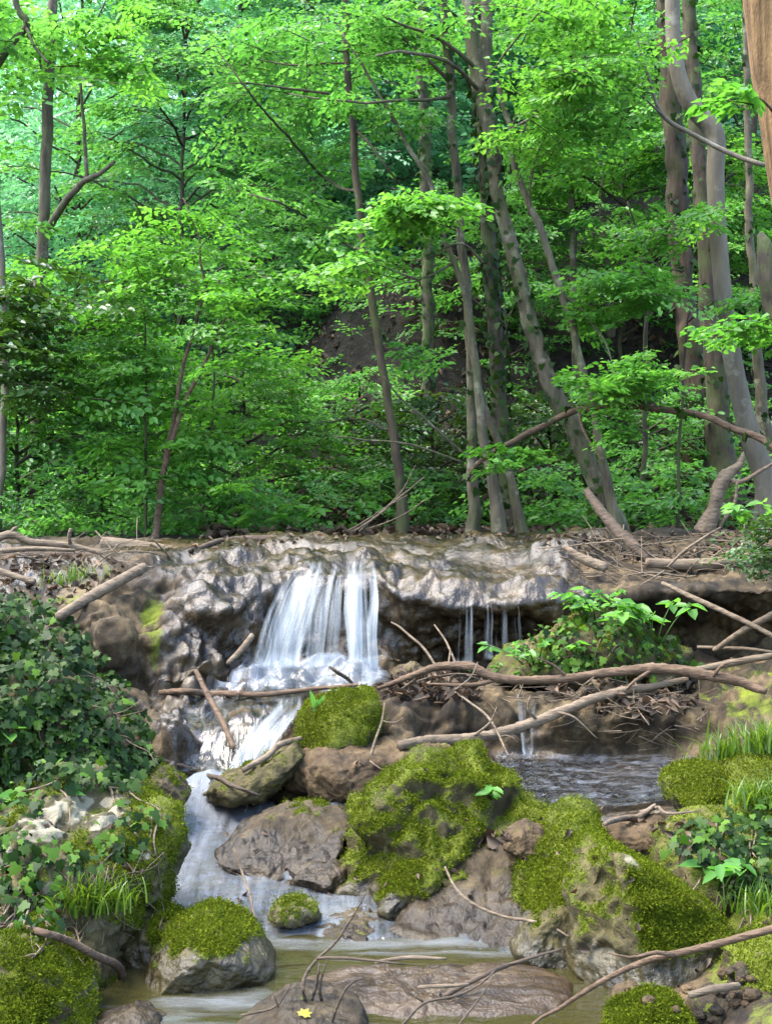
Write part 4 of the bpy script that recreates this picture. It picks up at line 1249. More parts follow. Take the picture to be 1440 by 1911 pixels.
tree('tree', 'forked main trunk leaning left, the thickest of the cluster', [(1150, 985, 9.2, 46), (1118, 920, 9.2, 43), (1080, 830, 9.2, 42), (1010, 680, 9.2, 40), (970, 540, 9.2, 36), (935, 400, 9.2, 33), (912, 250, 9.2, 34), (900, 160, 9.2, 42)], 'bark_grey', ivy=260,
     stems=[[(898, 175, 9.2, 34), (885, 80, 9.2, 27), (872, 0, 9.2, 24), (860, -150, 9.2, 20)], [(903, 170, 9.2, 28), (909, 80, 9.25, 23), (907, 0, 9.3, 21), (915, -150, 9.3, 18)]],
     branches=[[(893, 130, 9.2, 9), (820, 75, 9.0, 7), (740, 40, 8.9, 5), (680, 15, 8.8, 3)], [(890, 165, 9.15, 8), (840, 120, 8.9, 8), (760, 95, 8.7, 6), (700, 100, 8.6, 4)], [(905, 150, 9.1, 5), (960, 80, 8.8, 4), (1000, 20, 8.6, 3)],
               [(920, 270, 9.1, 6), (1000, 215, 8.7, 5), (1070, 170, 8.5, 4), (1130, 120, 8.4, 2)], [(925, 285, 9.1, 5), (1010, 150, 8.9, 3), (1050, 60, 8.8, 2)]],
     crown=[(1050, 170, 8.6, 85, 60, .5, 34, .046, .42), (975, 255, 8.6, 45, 22, .3, 8, .044, .36), (1095, 90, 8.6, 80, 60, .5, 26, .046, .42), (1050, 10, 8.9, 100, 50, .6, 24, .05, .5), (770, 60, 9.4, 90, 50, .5, 14, .05, .45)], leafmat='leaf_bright')
tree('tree', 'dark ivy clad trunk behind the forked main trunk', [(962, 1004, 9.9, 44), (940, 850, 9.9, 38), (928, 650, 9.9, 36), (915, 500, 9.9, 36), (905, 300, 9.9, 34), (898, 100, 9.9, 30), (895, -120, 9.9, 26)], 'bark_dark', ivy=900,
     crown=[(980, 40, 10.8, 100, 60, .6, 22, .048, .45)], leafmat='leaf_mid')
tree('tree', 'dark mossy trunk standing between the slim trunk and the cluster', [(790, 900, 12.0, 34), (797, 780, 12.0, 29), (800, 600, 12.0, 28), (796, 400, 12.0, 27), (790, 150, 12.0, 24), (786, -80, 12.0, 22)], 'bark_dark', ivy=500,
     crown=[(740, 120, 12.8, 110, 90, .8, 36, .05, .5)], leafmat='leaf_mid')
tree('tree', 'thin wavy grey stem right of the forked main trunk', [(1150, 985, 9.05, 24), (1130, 900, 9.05, 21), (1100, 750, 9.05, 19), (1058, 590, 9.05, 18), (1008, 450, 9.05, 17), (966, 330, 9.05, 15), (945, 225, 9.05, 13), (930, 150, 9.05, 11)], 'bark_grey', wob=.03,
     branches=[[(960, 300, 9.05, 5), (1000, 210, 8.9, 4), (1060, 150, 8.8, 3), (1110, 130, 8.7, 2)], [(1040, 540, 9.05, 6), (1090, 580, 9.0, 5), (1130, 640, 8.9, 4), (1150, 700, 8.85, 3)], [(985, 400, 9.0, 4), (1010, 260, 8.8, 3), (1040, 190, 8.7, 2)]],
     crown=[(1075, 270, 8.9, 70, 50, .4, 14, .045, .4)], leafmat='leaf_bright')
tree('tree', 'thin crooked stem bending through the middle of the trunk cluster', [(932, 1004, 9.2, 30), (918, 900, 9.2, 24), (898, 780, 9.2, 22), (885, 680, 9.2, 17), (872, 560, 9.2, 16), (850, 500, 9.2, 15), (825, 430, 9.2, 13), (808, 360, 9.2, 12), (780, 300, 9.2, 11), (735, 225, 9.2, 9), (690, 150, 9.2, 7), (640, 60, 9.2, 4)], 'bark_grey', wob=.02,
     branches=[[(845, 490, 9.2, 5), (780, 520, 9.0, 4), (720, 500, 8.9, 3), (670, 470, 8.8, 2)], [(835, 450, 9.2, 5), (790, 410, 9.0, 4), (740, 395, 8.8, 3)], [(868, 850, 9.2, 6), (800, 790, 9.0, 5), (745, 740, 8.9, 4), (712, 700, 8.8, 2)], [(860, 862, 9.15, 5), (790, 838, 9.0, 4), (700, 822, 8.9, 3), (620, 812, 8.8, 2)], [(900, 490, 9.2, 6), (860, 455, 9.1, 5), (800, 480, 9.0, 4)]],
     crown=[(790, 392, 8.7, 85, 16, .4, 18, .058, .45), (730, 420, 8.8, 60, 14, .3, 8, .055, .4), (640, 500, 8.7, 60, 30, .3, 8, .055, .4)], leafmat='leaf_bright')
tree('tree', 'slim pale trunk beside the base of the trunk cluster', [(975, 1004, 9.3, 24), (955, 900, 9.3, 20), (930, 830, 9.3, 18), (905, 760, 9.3, 16), (880, 640, 9.3, 14), (868, 520, 9.3, 12), (858, 400, 9.3, 10)], 'bark_grey', wob=.015)
tree('tree', 'distant thin trunk left of two in the bright gap right of the cluster', [(1078, 760, 13.0, 20), (1072, 600, 13.0, 17), (1066, 400, 13.0, 15), (1055, 200, 13.0, 13), (1050, -60, 13.0, 11)], 'bark_grey', crown=[(1080, 330, 12.8, 110, 60, .6, 14, .065, .55)], leafmat='leaf_bright')
tree('tree', 'distant grey trunk right of two in the bright gap right of the cluster', [(1150, 800, 13.5, 22), (1138, 600, 13.5, 19), (1126, 400, 13.5, 16), (1117, 240, 13.5, 14), (1110, -60, 13.5, 12)], 'bark_pale', crown=[(1130, 180, 13.2, 120, 70, .7, 16, .065, .6)], leafmat='leaf_bright')
tree('tree', 'dead brown trunk with peeling bark and climbing ivy on the right', [(1300, 800, 11.0, 62), (1285, 640, 11.0, 54), (1272, 500, 11.0, 52), (1258, 300, 11.0, 50), (1245, 100, 11.0, 46), (1238, -120, 11.0, 42)], 'bark_dead', ivy=260, rough=.25, fluted=.06)
tree('tree', 'tall brown trunk behind the smooth curved beech', [(1352, 900, 10.4, 64), (1340, 800, 10.4, 54), (1328, 640, 10.4, 48), (1312, 400, 10.4, 40), (1296, 200, 10.4, 36), (1284, 0, 10.4, 32), (1278, -150, 10.4, 30)], 'bark_brown', ivy=160,
     crown=[(1350, 60, 10.8, 70, 60, .4, 14, .048, .42)], leafmat='leaf_mid')
tree('beech_tree', 'smooth grey beech trunk with a sharp bend near its top', [(1436, 920, 9.3, 58), (1424, 880, 9.3, 50), (1392, 790, 9.3, 46), (1362, 650, 9.3, 44), (1342, 480, 9.3, 41), (1334, 330, 9.3, 42), (1336, 268, 9.3, 44), (1326, 236, 9.3, 46), (1302, 212, 9.3, 43), (1278, 178, 9.3, 40), (1262, 125, 9.3, 37), (1255, 50, 9.3, 36), (1252, -120, 9.3, 33)], 'bark_pale', wob=.004, rough=.035, cat='tree',
     branches=[[(1425, 308, 8.7, 9), (1370, 290, 8.8, 10), (1290, 250, 8.9, 9), (1235, 215, 8.9, 8), (1210, 150, 8.9, 6), (1190, 80, 8.9, 4), (1175, 40, 8.9, 3)], [(1235, 215, 8.9, 5), (1190, 170, 8.8, 4), (1150, 110, 8.7, 2)]],
     crown=[(1170, 110, 8.8, 60, 60, .3, 12, .045, .36)], leafmat='leaf_bright')
tree('tree', 'slender pale trunk between the beech and the right edge', [(1440, 930, 9.9, 36), (1425, 800, 9.9, 30), (1408, 650, 9.9, 24), (1396, 420, 9.9, 19), (1393, 200, 9.9, 16), (1390, -80, 9.9, 14)], 'bark_grey', ivy=150)
tree('oak_tree', 'thick furrowed orange brown trunk leaning in at the upper right edge', [(1690, 1420, 5.6, 130), (1600, 1000, 5.6, 112), (1530, 650, 5.6, 104), (1478, 370, 5.6, 98), (1440, 130, 5.6, 96), (1424, 0, 5.6, 92), (1410, -140, 5.6, 90)], 'bark_oak', seg=26, rough=.05, wob=.0, cat='tree',
     branches=[[(1470, 250, 5.5, 6), (1420, 185, 5.3, 5), (1360, 170, 5.2, 3)]], crown=[(1362, 180, 5.2, 30, 8, .08, 1, .055, .24), (1385, 165, 5.25, 26, 14, .08, 1, .055, .2)], leafmat='leaf_bright')
tree('dead_tree', 'broken rotten brown stub at the right edge', [(1470, 620, 8.2, 70), (1445, 560, 8.2, 62), (1428, 500, 8.2, 50), (1424, 460, 8.2, 34), (1418, 440, 8.2, 16)], 'bark_dark', root=False, rough=.3, flare=0, cat='dead tree')
tree('tree', 'pale lichen spotted trunk at the left edge half hidden by leaves', [(-4, 990, 9.9, 22), (0, 900, 9.9, 19), (6, 780, 9.9, 18), (10, 660, 9.9, 16), (4, 500, 9.9, 14), (-6, 300, 9.9, 12)], 'bark_pale',
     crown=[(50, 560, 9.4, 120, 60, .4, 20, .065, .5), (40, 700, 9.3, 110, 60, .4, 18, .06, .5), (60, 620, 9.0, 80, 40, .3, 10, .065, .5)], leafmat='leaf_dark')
tree('sapling', 'twin stemmed reddish brown sapling standing behind the left logs', [(290, 1012, 9.35, 17), (300, 920, 9.35, 15), (322, 800, 9.35, 11), (345, 680, 9.35, 9), (372, 590, 9.35, 8), (386, 540, 9.35, 7), (378, 480, 9.35, 5), (372, 440, 9.35, 4), (340, 370, 9.35, 2)], 'dead_red', cat='sapling', flare=.1,
     stems=[[(306, 880, 9.35, 11), (330, 810, 9.3, 9), (352, 740, 9.3, 8), (375, 690, 9.25, 7), (410, 620, 9.2, 5), (440, 560, 9.2, 3)]],
     crown=[(340, 470, 9.5, 150, 50, .4, 34, .046, .42), (240, 570, 9.5, 100, 60, .4, 24, .046, .42), (450, 540, 9.3, 100, 45, .4, 26, .046, .42), (460, 660, 9.2, 80, 55, .35, 14, .046, .38), (200, 690, 9.5, 90, 60, .4, 20, .046, .42)], leafmat='leaf_bright')
tree('sapling', 'thin upright sapling left of the twin stemmed one', [(272, 1008, 9.6, 8), (270, 850, 9.6, 7), (271, 700, 9.6, 5), (268, 560, 9.6, 3)], 'bark_dark', cat='sapling', flare=0, crown=[(265, 760, 9.6, 90, 90, .4, 16, .06, .45), (260, 880, 9.6, 90, 50, .4, 12, .055, .4)], leafmat='leaf_bright')
tree('sapling', 'thin upright sapling right of the twin stemmed one', [(388, 1000, 9.7, 9), (394, 850, 9.7, 7), (400, 700, 9.7, 5), (398, 600, 9.7, 3)], 'bark_dark', cat='sapling', flare=0, crown=[(410, 800, 9.6, 80, 70, .4, 14, .06, .45), (400, 920, 9.6, 80, 40, .4, 10, .055, .4)], leafmat='leaf_bright')
tree('sapling', 'bare vertical stem before the dead trunk on the right slope', [(1262, 988, 9.4, 9), (1268, 860, 9.4, 8), (1276, 720, 9.4, 7), (1284, 600, 9.4, 5), (1300, 560, 9.4, 3)], 'bark_dark', cat='sapling', flare=0, branches=[[(1284, 600, 9.4, 4), (1310, 580, 9.2, 3), (1340, 560, 9.0, 2)]])
fallen = tree('fallen_branch', 'long arched fallen bough with leafy twigs leaning across the right trunks', [(868, 896, 8.8, 11), (920, 850, 8.8, 13), (1010, 795, 8.75, 15), (1090, 765, 8.7, 15), (1180, 755, 8.6, 15), (1290, 766, 8.5, 16), (1380, 800, 8.4, 17), (1470, 850, 8.3, 18)], 'dead_red', root=False, flare=0, wob=.03, cat='branch', ivy=60,
     branches=[[(1080, 768, 8.7, 6), (1100, 820, 8.6, 5), (1125, 860, 8.5, 3)]], crown=[(1150, 715, 8.5, 70, 18, .3, 22, .044, .34), (1215, 685, 8.4, 45, 24, .25, 10, .044, .32), (1145, 805, 8.5, 22, 36, .15, 7, .042, .24), (930, 850, 8.7, 60, 24, .2, 7, .05, .3)], leafmat='leaf_bright')
tree('tree', 'young tree with bright feathery sprays in front of the right trunks', [(1190, 985, 10.0, 16), (1200, 860, 10.0, 13), (1205, 700, 9.9, 11), (1200, 560, 9.8, 9), (1190, 460, 9.7, 6), (1170, 380, 9.6, 4)], 'bark_dark', flare=.1,
     branches=[[(1200, 560, 9.8, 5), (1150, 540, 9.3, 4), (1090, 545, 9.0, 3)], [(1195, 480, 9.7, 5), (1240, 500, 9.2, 4), (1280, 500, 8.9, 3)]],
     crown=[(1140, 530, 9.0, 70, 24, .3, 20, .045, .38), (1210, 560, 9.0, 50, 26, .3, 12, .045, .36), (1190, 430, 9.4, 50, 30, .3, 10, .045, .38), (1110, 585, 9.1, 45, 20, .25, 8, .045, .34), (1300, 400, 9.0, 45, 26, .25, 8, .045, .36), (1400, 560, 9.0, 45, 22, .25, 8, .045, .34)], leafmat='leaf_bright')
tree('shrub', 'yellow green leaf spray reaching in from the right edge', [(1560, 760, 7.5, 12), (1500, 680, 7.4, 10), (1440, 640, 7.3, 7), (1380, 630, 7.2, 3)], 'bark_dark', root=False, flare=0, cat='branch', crown=[(1400, 618, 7.2, 55, 16, .15, 8, .05, .35)], leafmat='leaf_bright')
tree('conifer_bough', 'dark drooping evergreen bough hanging in at the right edge', [(1600, 900, 6.4, 14), (1520, 950, 6.4, 12), (1450, 990, 6.4, 8), (1400, 1030, 6.4, 3)], 'bark_dark', root=False, flare=0, cat='branch', crown=[(1430, 1010, 6.4, 50, 45, .15, 20, .028, .28)], leafmat='leaf_dark')

# ------------------------------------------------------------------ understorey bushes behind the crest
BUSHES = [
    ('leafy bush spreading at the left edge behind the logs', 40, 10.8, 1.5, 1.0, 18, .060, 'leaf_mid', .1),
    ('bright green bush behind the left logs and the thin saplings', 190, 11.4, 1.5, 1.1, 20, .060, 'leaf_bright', .1),
    ('bright low bush between the twin stemmed sapling and the dark bank', 450, 11.2, 1.3, .9, 16, .058, 'leaf_bright', .0),
    ('tall layered beech thicket filling the left middle of the wood', 320, 14.6, 5.2, 2.1, 36, .078, 'leaf_mid', .2),
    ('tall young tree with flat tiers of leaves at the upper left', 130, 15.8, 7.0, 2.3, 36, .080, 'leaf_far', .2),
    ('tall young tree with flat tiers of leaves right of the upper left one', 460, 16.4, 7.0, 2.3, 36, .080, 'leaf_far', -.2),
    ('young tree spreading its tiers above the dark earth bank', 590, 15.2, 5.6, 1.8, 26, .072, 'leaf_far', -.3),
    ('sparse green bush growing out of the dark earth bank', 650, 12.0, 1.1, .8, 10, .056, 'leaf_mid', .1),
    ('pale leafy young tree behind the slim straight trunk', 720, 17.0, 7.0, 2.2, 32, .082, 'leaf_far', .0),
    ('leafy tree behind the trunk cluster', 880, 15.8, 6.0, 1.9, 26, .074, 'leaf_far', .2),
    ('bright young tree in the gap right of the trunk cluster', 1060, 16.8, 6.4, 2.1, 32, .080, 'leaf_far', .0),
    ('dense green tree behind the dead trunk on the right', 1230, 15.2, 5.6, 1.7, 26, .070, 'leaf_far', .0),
    ('dense dark green tree behind the smooth beech', 1420, 13.4, 5.0, 1.5, 24, .066, 'leaf_mid', .1),
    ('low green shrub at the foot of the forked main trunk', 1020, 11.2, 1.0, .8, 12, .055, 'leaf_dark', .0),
    ('low green shrub on the right slope under the arched fallen bough', 1190, 11.0, 1.0, .8, 12, .055, 'leaf_mid', .0),
    ('leafy sapling clump on the slope between the forked trunk and the dead trunk', 1150, 13.2, 2.6, 1.2, 22, .062, 'leaf_mid', .1),
    ('green sapling clump behind the foot of the trunk cluster', 950, 13.0, 2.2, 1.1, 20, .060, 'leaf_mid', .0),
    ('thin green bush on the slope behind the smooth beech', 1340, 12.6, 2.2, 1.0, 18, .060, 'leaf_bright', .0),
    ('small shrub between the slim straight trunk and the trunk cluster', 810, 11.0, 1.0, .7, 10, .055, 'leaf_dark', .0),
]
for i, (lab, px, Y, h, rad, nl, lf, mt, ln) in enumerate(BUSHES):
    bush('young_tree' if h > 4 else 'bush', lab, px, Y, h, rad, nl, lf, mt, ln, seed=100 + i, cat='tree' if h > 4 else 'bush', r0=.035 if h > 4 else .018, L=.66 if h > 4 else .48)

# ------------------------------------------------------------------ the far wood: one mass of leaves over the hillside
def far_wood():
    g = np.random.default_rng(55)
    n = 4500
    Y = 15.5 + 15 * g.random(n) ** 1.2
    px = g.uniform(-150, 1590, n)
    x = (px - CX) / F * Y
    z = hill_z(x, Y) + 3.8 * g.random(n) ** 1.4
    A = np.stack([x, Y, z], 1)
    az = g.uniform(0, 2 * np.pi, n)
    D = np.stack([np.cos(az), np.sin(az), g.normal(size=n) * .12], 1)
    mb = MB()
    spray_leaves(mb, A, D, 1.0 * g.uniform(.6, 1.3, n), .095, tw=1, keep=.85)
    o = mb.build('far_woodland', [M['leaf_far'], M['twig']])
    tag(o, 'bright mass of distant green foliage covering the hillside', 'woodland', kind='stuff')


far_wood()


def undergrowth():
    g = np.random.default_rng(56)
    n = 1500
    Y = 9.5 + 6.5 * g.random(n) ** 1.3
    px = g.uniform(-120, 1560, n)
    x = (px - CX) / F * Y
    clump = fbm(np.stack([x * .8, Y * .8, x * 0 + 4], 1), 3)
    ok = (clump > -.15) | (px < 430)
    ok &= ~((np.abs(px - 600) < 130) & (Y > 10.8) & (g.random(n) < .4))
    Y, x, px = Y[ok], x[ok], px[ok]
    n = len(Y)
    z = hill_z(x, Y) + .03 + .42 * g.random(n) ** 1.8
    A = np.stack([x, Y, z], 1)
    az = g.uniform(0, 2 * np.pi, n)
    D = np.stack([np.cos(az), np.sin(az), g.normal(size=n) * .2 + .1], 1)
    mb = MB()
    spray_leaves(mb, A, D, .32 * g.uniform(.6, 1.3, n), .048, tw=1, keep=.7, roll=.5)
    tag(mb.build('undergrowth', [M['leaf_mid'], M['twig']]), 'low green undergrowth covering the forest floor behind the crest', 'undergrowth', kind='stuff')


undergrowth()

# ------------------------------------------------------------------ the big trees of the near bank, whose crowns shade the stream
def shade_tree(label, x, Y, h, crown, seed):
    g = np.random.default_rng(seed)
    base = np.array([x, Y, -.1])
    rt = thing('tree', base, label, 'tree')
    b, cb = MB(), MB()
    sc, sr = tube(b, np.array([[0, 0, 0], [.05, .1, h * .4], [-.05, .2, h * .8], [0, .3, h]]), [.2, .17, .12, .05], seg=16, step=.1, wob=.04, rough=.08, flare=.4, seed=seed)
    A, D = [], []
    for cx, cy, cz, r, n in crown:
        c = np.array([cx, cy, cz]) - base
        p = sc[int(len(sc) * .7)]
        tube(b, np.array([p, (p + c) / 2 + [0, 0, .3], c]), [.07, .05, .02], seg=8, step=.1, wob=.05, seed=seed + cx)
        q = g.normal(size=(n, 3)) * .55
        q /= np.maximum(1, np.linalg.norm(q, axis=1, keepdims=True))
        A.append(c + q * np.array([r, r, r * .35]))
        az = g.uniform(0, 2 * np.pi, n)
        D.append(np.stack([np.cos(az), np.sin(az), g.normal(size=n) * .1], 1))
    spray_leaves(cb, np.concatenate(A), np.concatenate(D), .8, .085, tw=1)
    b.build('trunk', M['bark_brown'], rt)
    cb.build('crown', [M['leaf_mid'], M['twig']], rt)


0 and shade_tree('tall tree of the left bank spreading its crown over the stream', -4.2, 3.0, 6.5, [(-3.4, 2.6, 6.0, 1.8, 100), (-1.8, 2.0, 6.4, 1.6, 70), (-4.2, 4.8, 5.8, 1.7, 100), (-2.8, 4.0, 6.6, 1.5, 80), (-5.2, 3.4, 5.2, 1.6, 80)], 700)
# ------------------------------------------------------------------ ivy, plants, grass
def inside(poly, n, g):
    """n random pixels inside a polygon"""
    p = np.array(poly, float)
    out = []
    lo, hi = p.min(0), p.max(0)
    while len(out) < n:
        x, y = g.uniform(lo[0], hi[0]), g.uniform(lo[1], hi[1])
        c = False
        j = len(p) - 1
        for i in range(len(p)):
            if (p[i, 1] > y) != (p[j, 1] > y) and x < (p[j, 0] - p[i, 0]) * (y - p[i, 1]) / (p[j, 1] - p[i, 1]) + p[i, 0]:
                c = not c
            j = i
        if c:
            out.append((x, y))
    return np.array(out)


def settle(poly, n, seed, ymax=8.6):
    """n resting points (and normals) on the surfaces seen inside a pixel polygon"""
    g = np.random.default_rng(seed)
    pts, nrm = [], []
    for x, y in inside(poly, n, g):
        a, b = hit(x, y)
        if a[1] < ymax:
            pts.append(a)
            nrm.append(b)
    return np.array(pts), np.array(nrm), g


def ivy_patch(name, label, poly, n, size, seed, lift=(.005, .05), mat='ivy', mix=.12, stems=14, cat='ivy', shape=IVY):
    p, nr, g = settle(poly, n, seed)
    base = p.mean(0)
    rt = thing(name, base, label, cat)
    m = len(p)
    pos = p + nr * g.uniform(*lift, m)[:, None]
    d = unit(np.stack([g.normal(size=m) * .7, -.3 + g.normal(size=m) * .4, -.6 + g.normal(size=m) * .5], 1))
    nn = unit(nr * .8 + np.array([0, -.25, .55]) + g.normal(size=(m, 3)) * .38)
    b = MB()
    light = g.random(m) < mix
    sz = size * (.4 + 1.1 * g.random(m) ** 1.4)
    lobed_mesh(b, pos[~light] - base, d[~light], nn[~light], sz[~light], shape, 0)
    lobed_mesh(b, pos[light] - base + nr[light] * .01, d[light], nn[light], sz[light], shape, 1)
    b.build('leaves', [M[mat], M['ivy_light']], rt)
    for i in range(stems):
        sb = MB()
        k = g.integers(0, m)
        q = [p[k]]
        dr = unit(np.array([g.normal() * .6, 0, -1.0]))
        for j in range(7):
            dr = unit(dr + g.normal(size=3) * .35)
            q.append(q[-1] + dr * .055)
        q = np.array([drop_front(x) for x in q])
        tube(sb, q - base, [.0035, .003, .0025, .002, .002, .0015, .001, .001], seg=5, step=.02)
        sb.build('runner', M['dead_wood'], rt)
    return rt


def drop_front(x):
    """slide a point along the view ray on to the surface there"""
    d = Vector(x) - EYE
    h = bvh().ray_cast(EYE + d.normalized() * 2.2, d.normalized())
    if h[0] is None:
        return np.array(x)
    q = np.array(h[0])
    if np.linalg.norm(q - x) > .25:
        return np.array(x)
    n = np.array(h[1])
    if n @ np.array(d) > 0:
        n = -n
    return q + n * .008


# the bank under the ivy
boulder('earth_bank', [(-200, 1500), (-180, 1200), (-80, 1140), (0, 1140), (50, 1150), (90, 1175), (130, 1225), (165, 1280), (198, 1340), (225, 1395), (250, 1450), (255, 1510), (200, 1540), (-60, 1540)],
        5.5, .45, 'brown earth bank under the dark ivy on the left', cat='bank', mat='moss_rock', moss=.0, lean=.3, amp=.06, crease=.03, n=60, seed=50, tufts=0, centre=(50, 1340))
boulder('earth_bank', [(1215, 1660), (1240, 1580), (1300, 1540), (1380, 1530), (1480, 1540), (1700, 1600), (1700, 1800), (1480, 1800), (1360, 1740)],
        4.55, .4, 'mossy earth bank sloping down from the right behind the pyramid boulder', cat='bank', mat='moss_rock', moss=.45, lean=.5, amp=.06, n=56, seed=51, tufts=5000, centre=(1420, 1680), moss_low=.2)
boulder('earth_bank', [(-120, 1800), (-100, 1640), (-20, 1590), (60, 1640), (110, 1700), (190, 1740), (240, 1780), (235, 1830), (140, 1860), (-60, 1860)],
        4.2, .3, 'brown earth bank with roots under the limestone boulder', cat='bank', mat='moss_rock', moss=.05, lean=.4, amp=.07, n=52, seed=52, tufts=1500, centre=(60, 1750))
boulder('earth_mound', [(900, 1265), (960, 1215), (1030, 1170), (1090, 1150), (1180, 1150), (1240, 1180), (1300, 1215), (1320, 1265), (1200, 1290), (1000, 1290)],
        6.62, .3, 'mossy earth mound carrying the leafy plants under the right ledge', cat='mound', mat='moss_rock', moss=.35, lean=.3, amp=.07, n=52, seed=53, tufts=4000, centre=(1120, 1235))

ivy_patch('ivy_plant', 'dense dark green ivy covering the earth bank on the left', [(-60, 1105), (60, 1112), (115, 1135), (165, 1190), (215, 1250), (245, 1310), (280, 1370), (295, 1430), (240, 1480), (120, 1470), (-60, 1475)], 2700, .033, 201, mix=.06, stems=40)
ivy_patch('ivy_plant', 'ivy and bright leaves trailing over the pale limestone boulder', [(0, 1465), (60, 1470), (90, 1490), (60, 1560), (150, 1600), (200, 1560), (240, 1500), (300, 1530), (250, 1600), (120, 1660), (60, 1640), (0, 1700)], 240, .028, 202, mix=.4, stems=26)
ivy_patch('ivy_plant', 'tangle of ivy leaves and pale roots under the limestone boulder', [(0, 1640), (80, 1650), (120, 1700), (100, 1760), (30, 1740), (0, 1735)], 110, .028, 203, mix=.25, stems=20)
ivy_patch('ivy_plant', 'dark ivy growing on the right bank behind the pyramid boulder', [(1250, 1590), (1300, 1545), (1440, 1500), (1440, 1660), (1370, 1660), (1300, 1610)], 420, .028, 204, mix=.2, stems=12)
ivy_patch('ivy_plant', 'small leaved ivy covering the mound under the right ledge', [(960, 1215), (1030, 1170), (1100, 1150), (1190, 1150), (1260, 1200), (1300, 1240), (1180, 1262), (1000, 1250)], 520, .028, 205, mix=.45, stems=6)


def broad_plant(name, label, px, py, stalks, leaf, seed, spread=.12, hgt=.18, cat='plant', mat='leaf_bright', width=.55, perstalk=5, Y=None):
    """a herb: several stalks, each ending in a whorl of broad leaves"""
    g = np.random.default_rng(seed)
    base = P(px, py, Y) if Y else hit(px, py)[0]
    rt = thing(name, base, label, cat)
    sb, lb = MB(), MB()
    pos, dr, nr, sz = [], [], [], []
    for i in range(stalks):
        a = g.uniform(0, 2 * np.pi)
        r = spread * math.sqrt(g.random())
        top = np.array([math.cos(a) * r * 1.3, math.sin(a) * r - .03, hgt * g.uniform(.5, 1.1)])
        tube(sb, np.array([[math.cos(a) * r * .3, math.sin(a) * r * .3, -.02], top * [.6, .6, .55], top]), [.004, .003, .002], seg=5, step=.03)
        for j in range(perstalk):
            b = a + j * 2 * np.pi / perstalk + g.normal() * .25
            pos.append(top - [0, 0, .006 * j])
            dr.append((math.cos(b), math.sin(b), g.uniform(-.35, .25)))
            nr.append((g.normal() * .25, -.25 + g.normal() * .25, 1))
            sz.append(leaf * g.uniform(.65, 1.15))
    leaf_mesh(lb, np.array(pos), np.array(dr), unit(np.array(nr)), np.array(sz), width=width)
    sb.build('stalk', M['grass'], rt)
    lb.build('leaves', M[mat], rt)
    return rt


broad_plant('leafy_plant', 'tall bright plant with broad oval leaves topmost on the mound under the right ledge', 1215, 1195, 10, .105, 301, spread=.16, hgt=.17)
broad_plant('leafy_plant', 'bright leafy plant at the left of the mound near the overhang', 1000, 1235, 9, .06, 302, spread=.2, hgt=.10)
broad_plant('leafy_plant', 'fresh green plant with small leaves on top of the mound below the root tangle', 1115, 1160, 18, .06, 303, spread=.16, hgt=.14)
broad_plant('leafy_plant', 'small bright herb trailing beside the foot of the overhang', 920, 1250, 7, .045, 304, spread=.18, hgt=.05)
broad_plant('leafy_plant', 'young plant with broad grey green leaves on the right flank of the pyramid boulder', 1340, 1650, 3, .085, 305, spread=.06, hgt=.10, width=.45)
broad_plant('leafy_plant', 'big single leaf on a thin stalk at the left edge above the limestone boulder', 8, 1400, 1, .12, 306, spread=.02, hgt=.13, width=.6, perstalk=3)
broad_plant('leafy_plant', 'bright green broad leaves on top of the limestone boulder at the left edge', 20, 1500, 6, .085, 307, spread=.12, hgt=.05)
broad_plant('leafy_plant', 'tiny sprout on the top of the biggest mossy boulder', 918, 1480, 2, .05, 308, spread=.02, hgt=.03)
broad_plant('leafy_plant', 'clump of pale green leaves behind the crest under the dark earth bank', 545, 985, 8, .12, 309, spread=.3, hgt=.14, Y=9.6, mat='leaf_bright')
broad_plant('leafy_plant', 'bright leafy sprig hanging at the right edge above the logs', 1425, 975, 6, .08, 310, spread=.12, hgt=.1, Y=7.2)


def hart_fern(px, py):
    base = hit(px, py)[0]
    b = MB()
    for a, L, bend in ((-.15, .10, -.2), (.25, .085, .35), (.05, .06, .1), (.6, .06, .6)):
        t = np.linspace(0, 1, 9)
        w = .011 * np.sin(np.pi * np.clip(t * .9 + .1, 0, 1)) ** .7
        c = np.stack([np.sin(a + bend * t * .5) * t * L, -.012 * t, np.cos(a + bend * t * .5) * t * L], 1)
        v = np.stack([c + np.stack([w, w * 0 + .003, w * 0], 1), c, c + np.stack([-w, w * 0 + .003, w * 0], 1)], 1).reshape(-1, 3)
        i = np.arange(8)[:, None] * 3
        q = np.concatenate([i + np.array([0, 1, 4, 3]), i + np.array([1, 2, 5, 4])])
        b.add(v, q, rnd=.8)
    o = b.build('fern', M['leaf_bright'])
    o.location = base
    tag(o, 'single small fern with strap shaped fronds on the moss capped block', 'fern')


hart_fern(590, 1332)


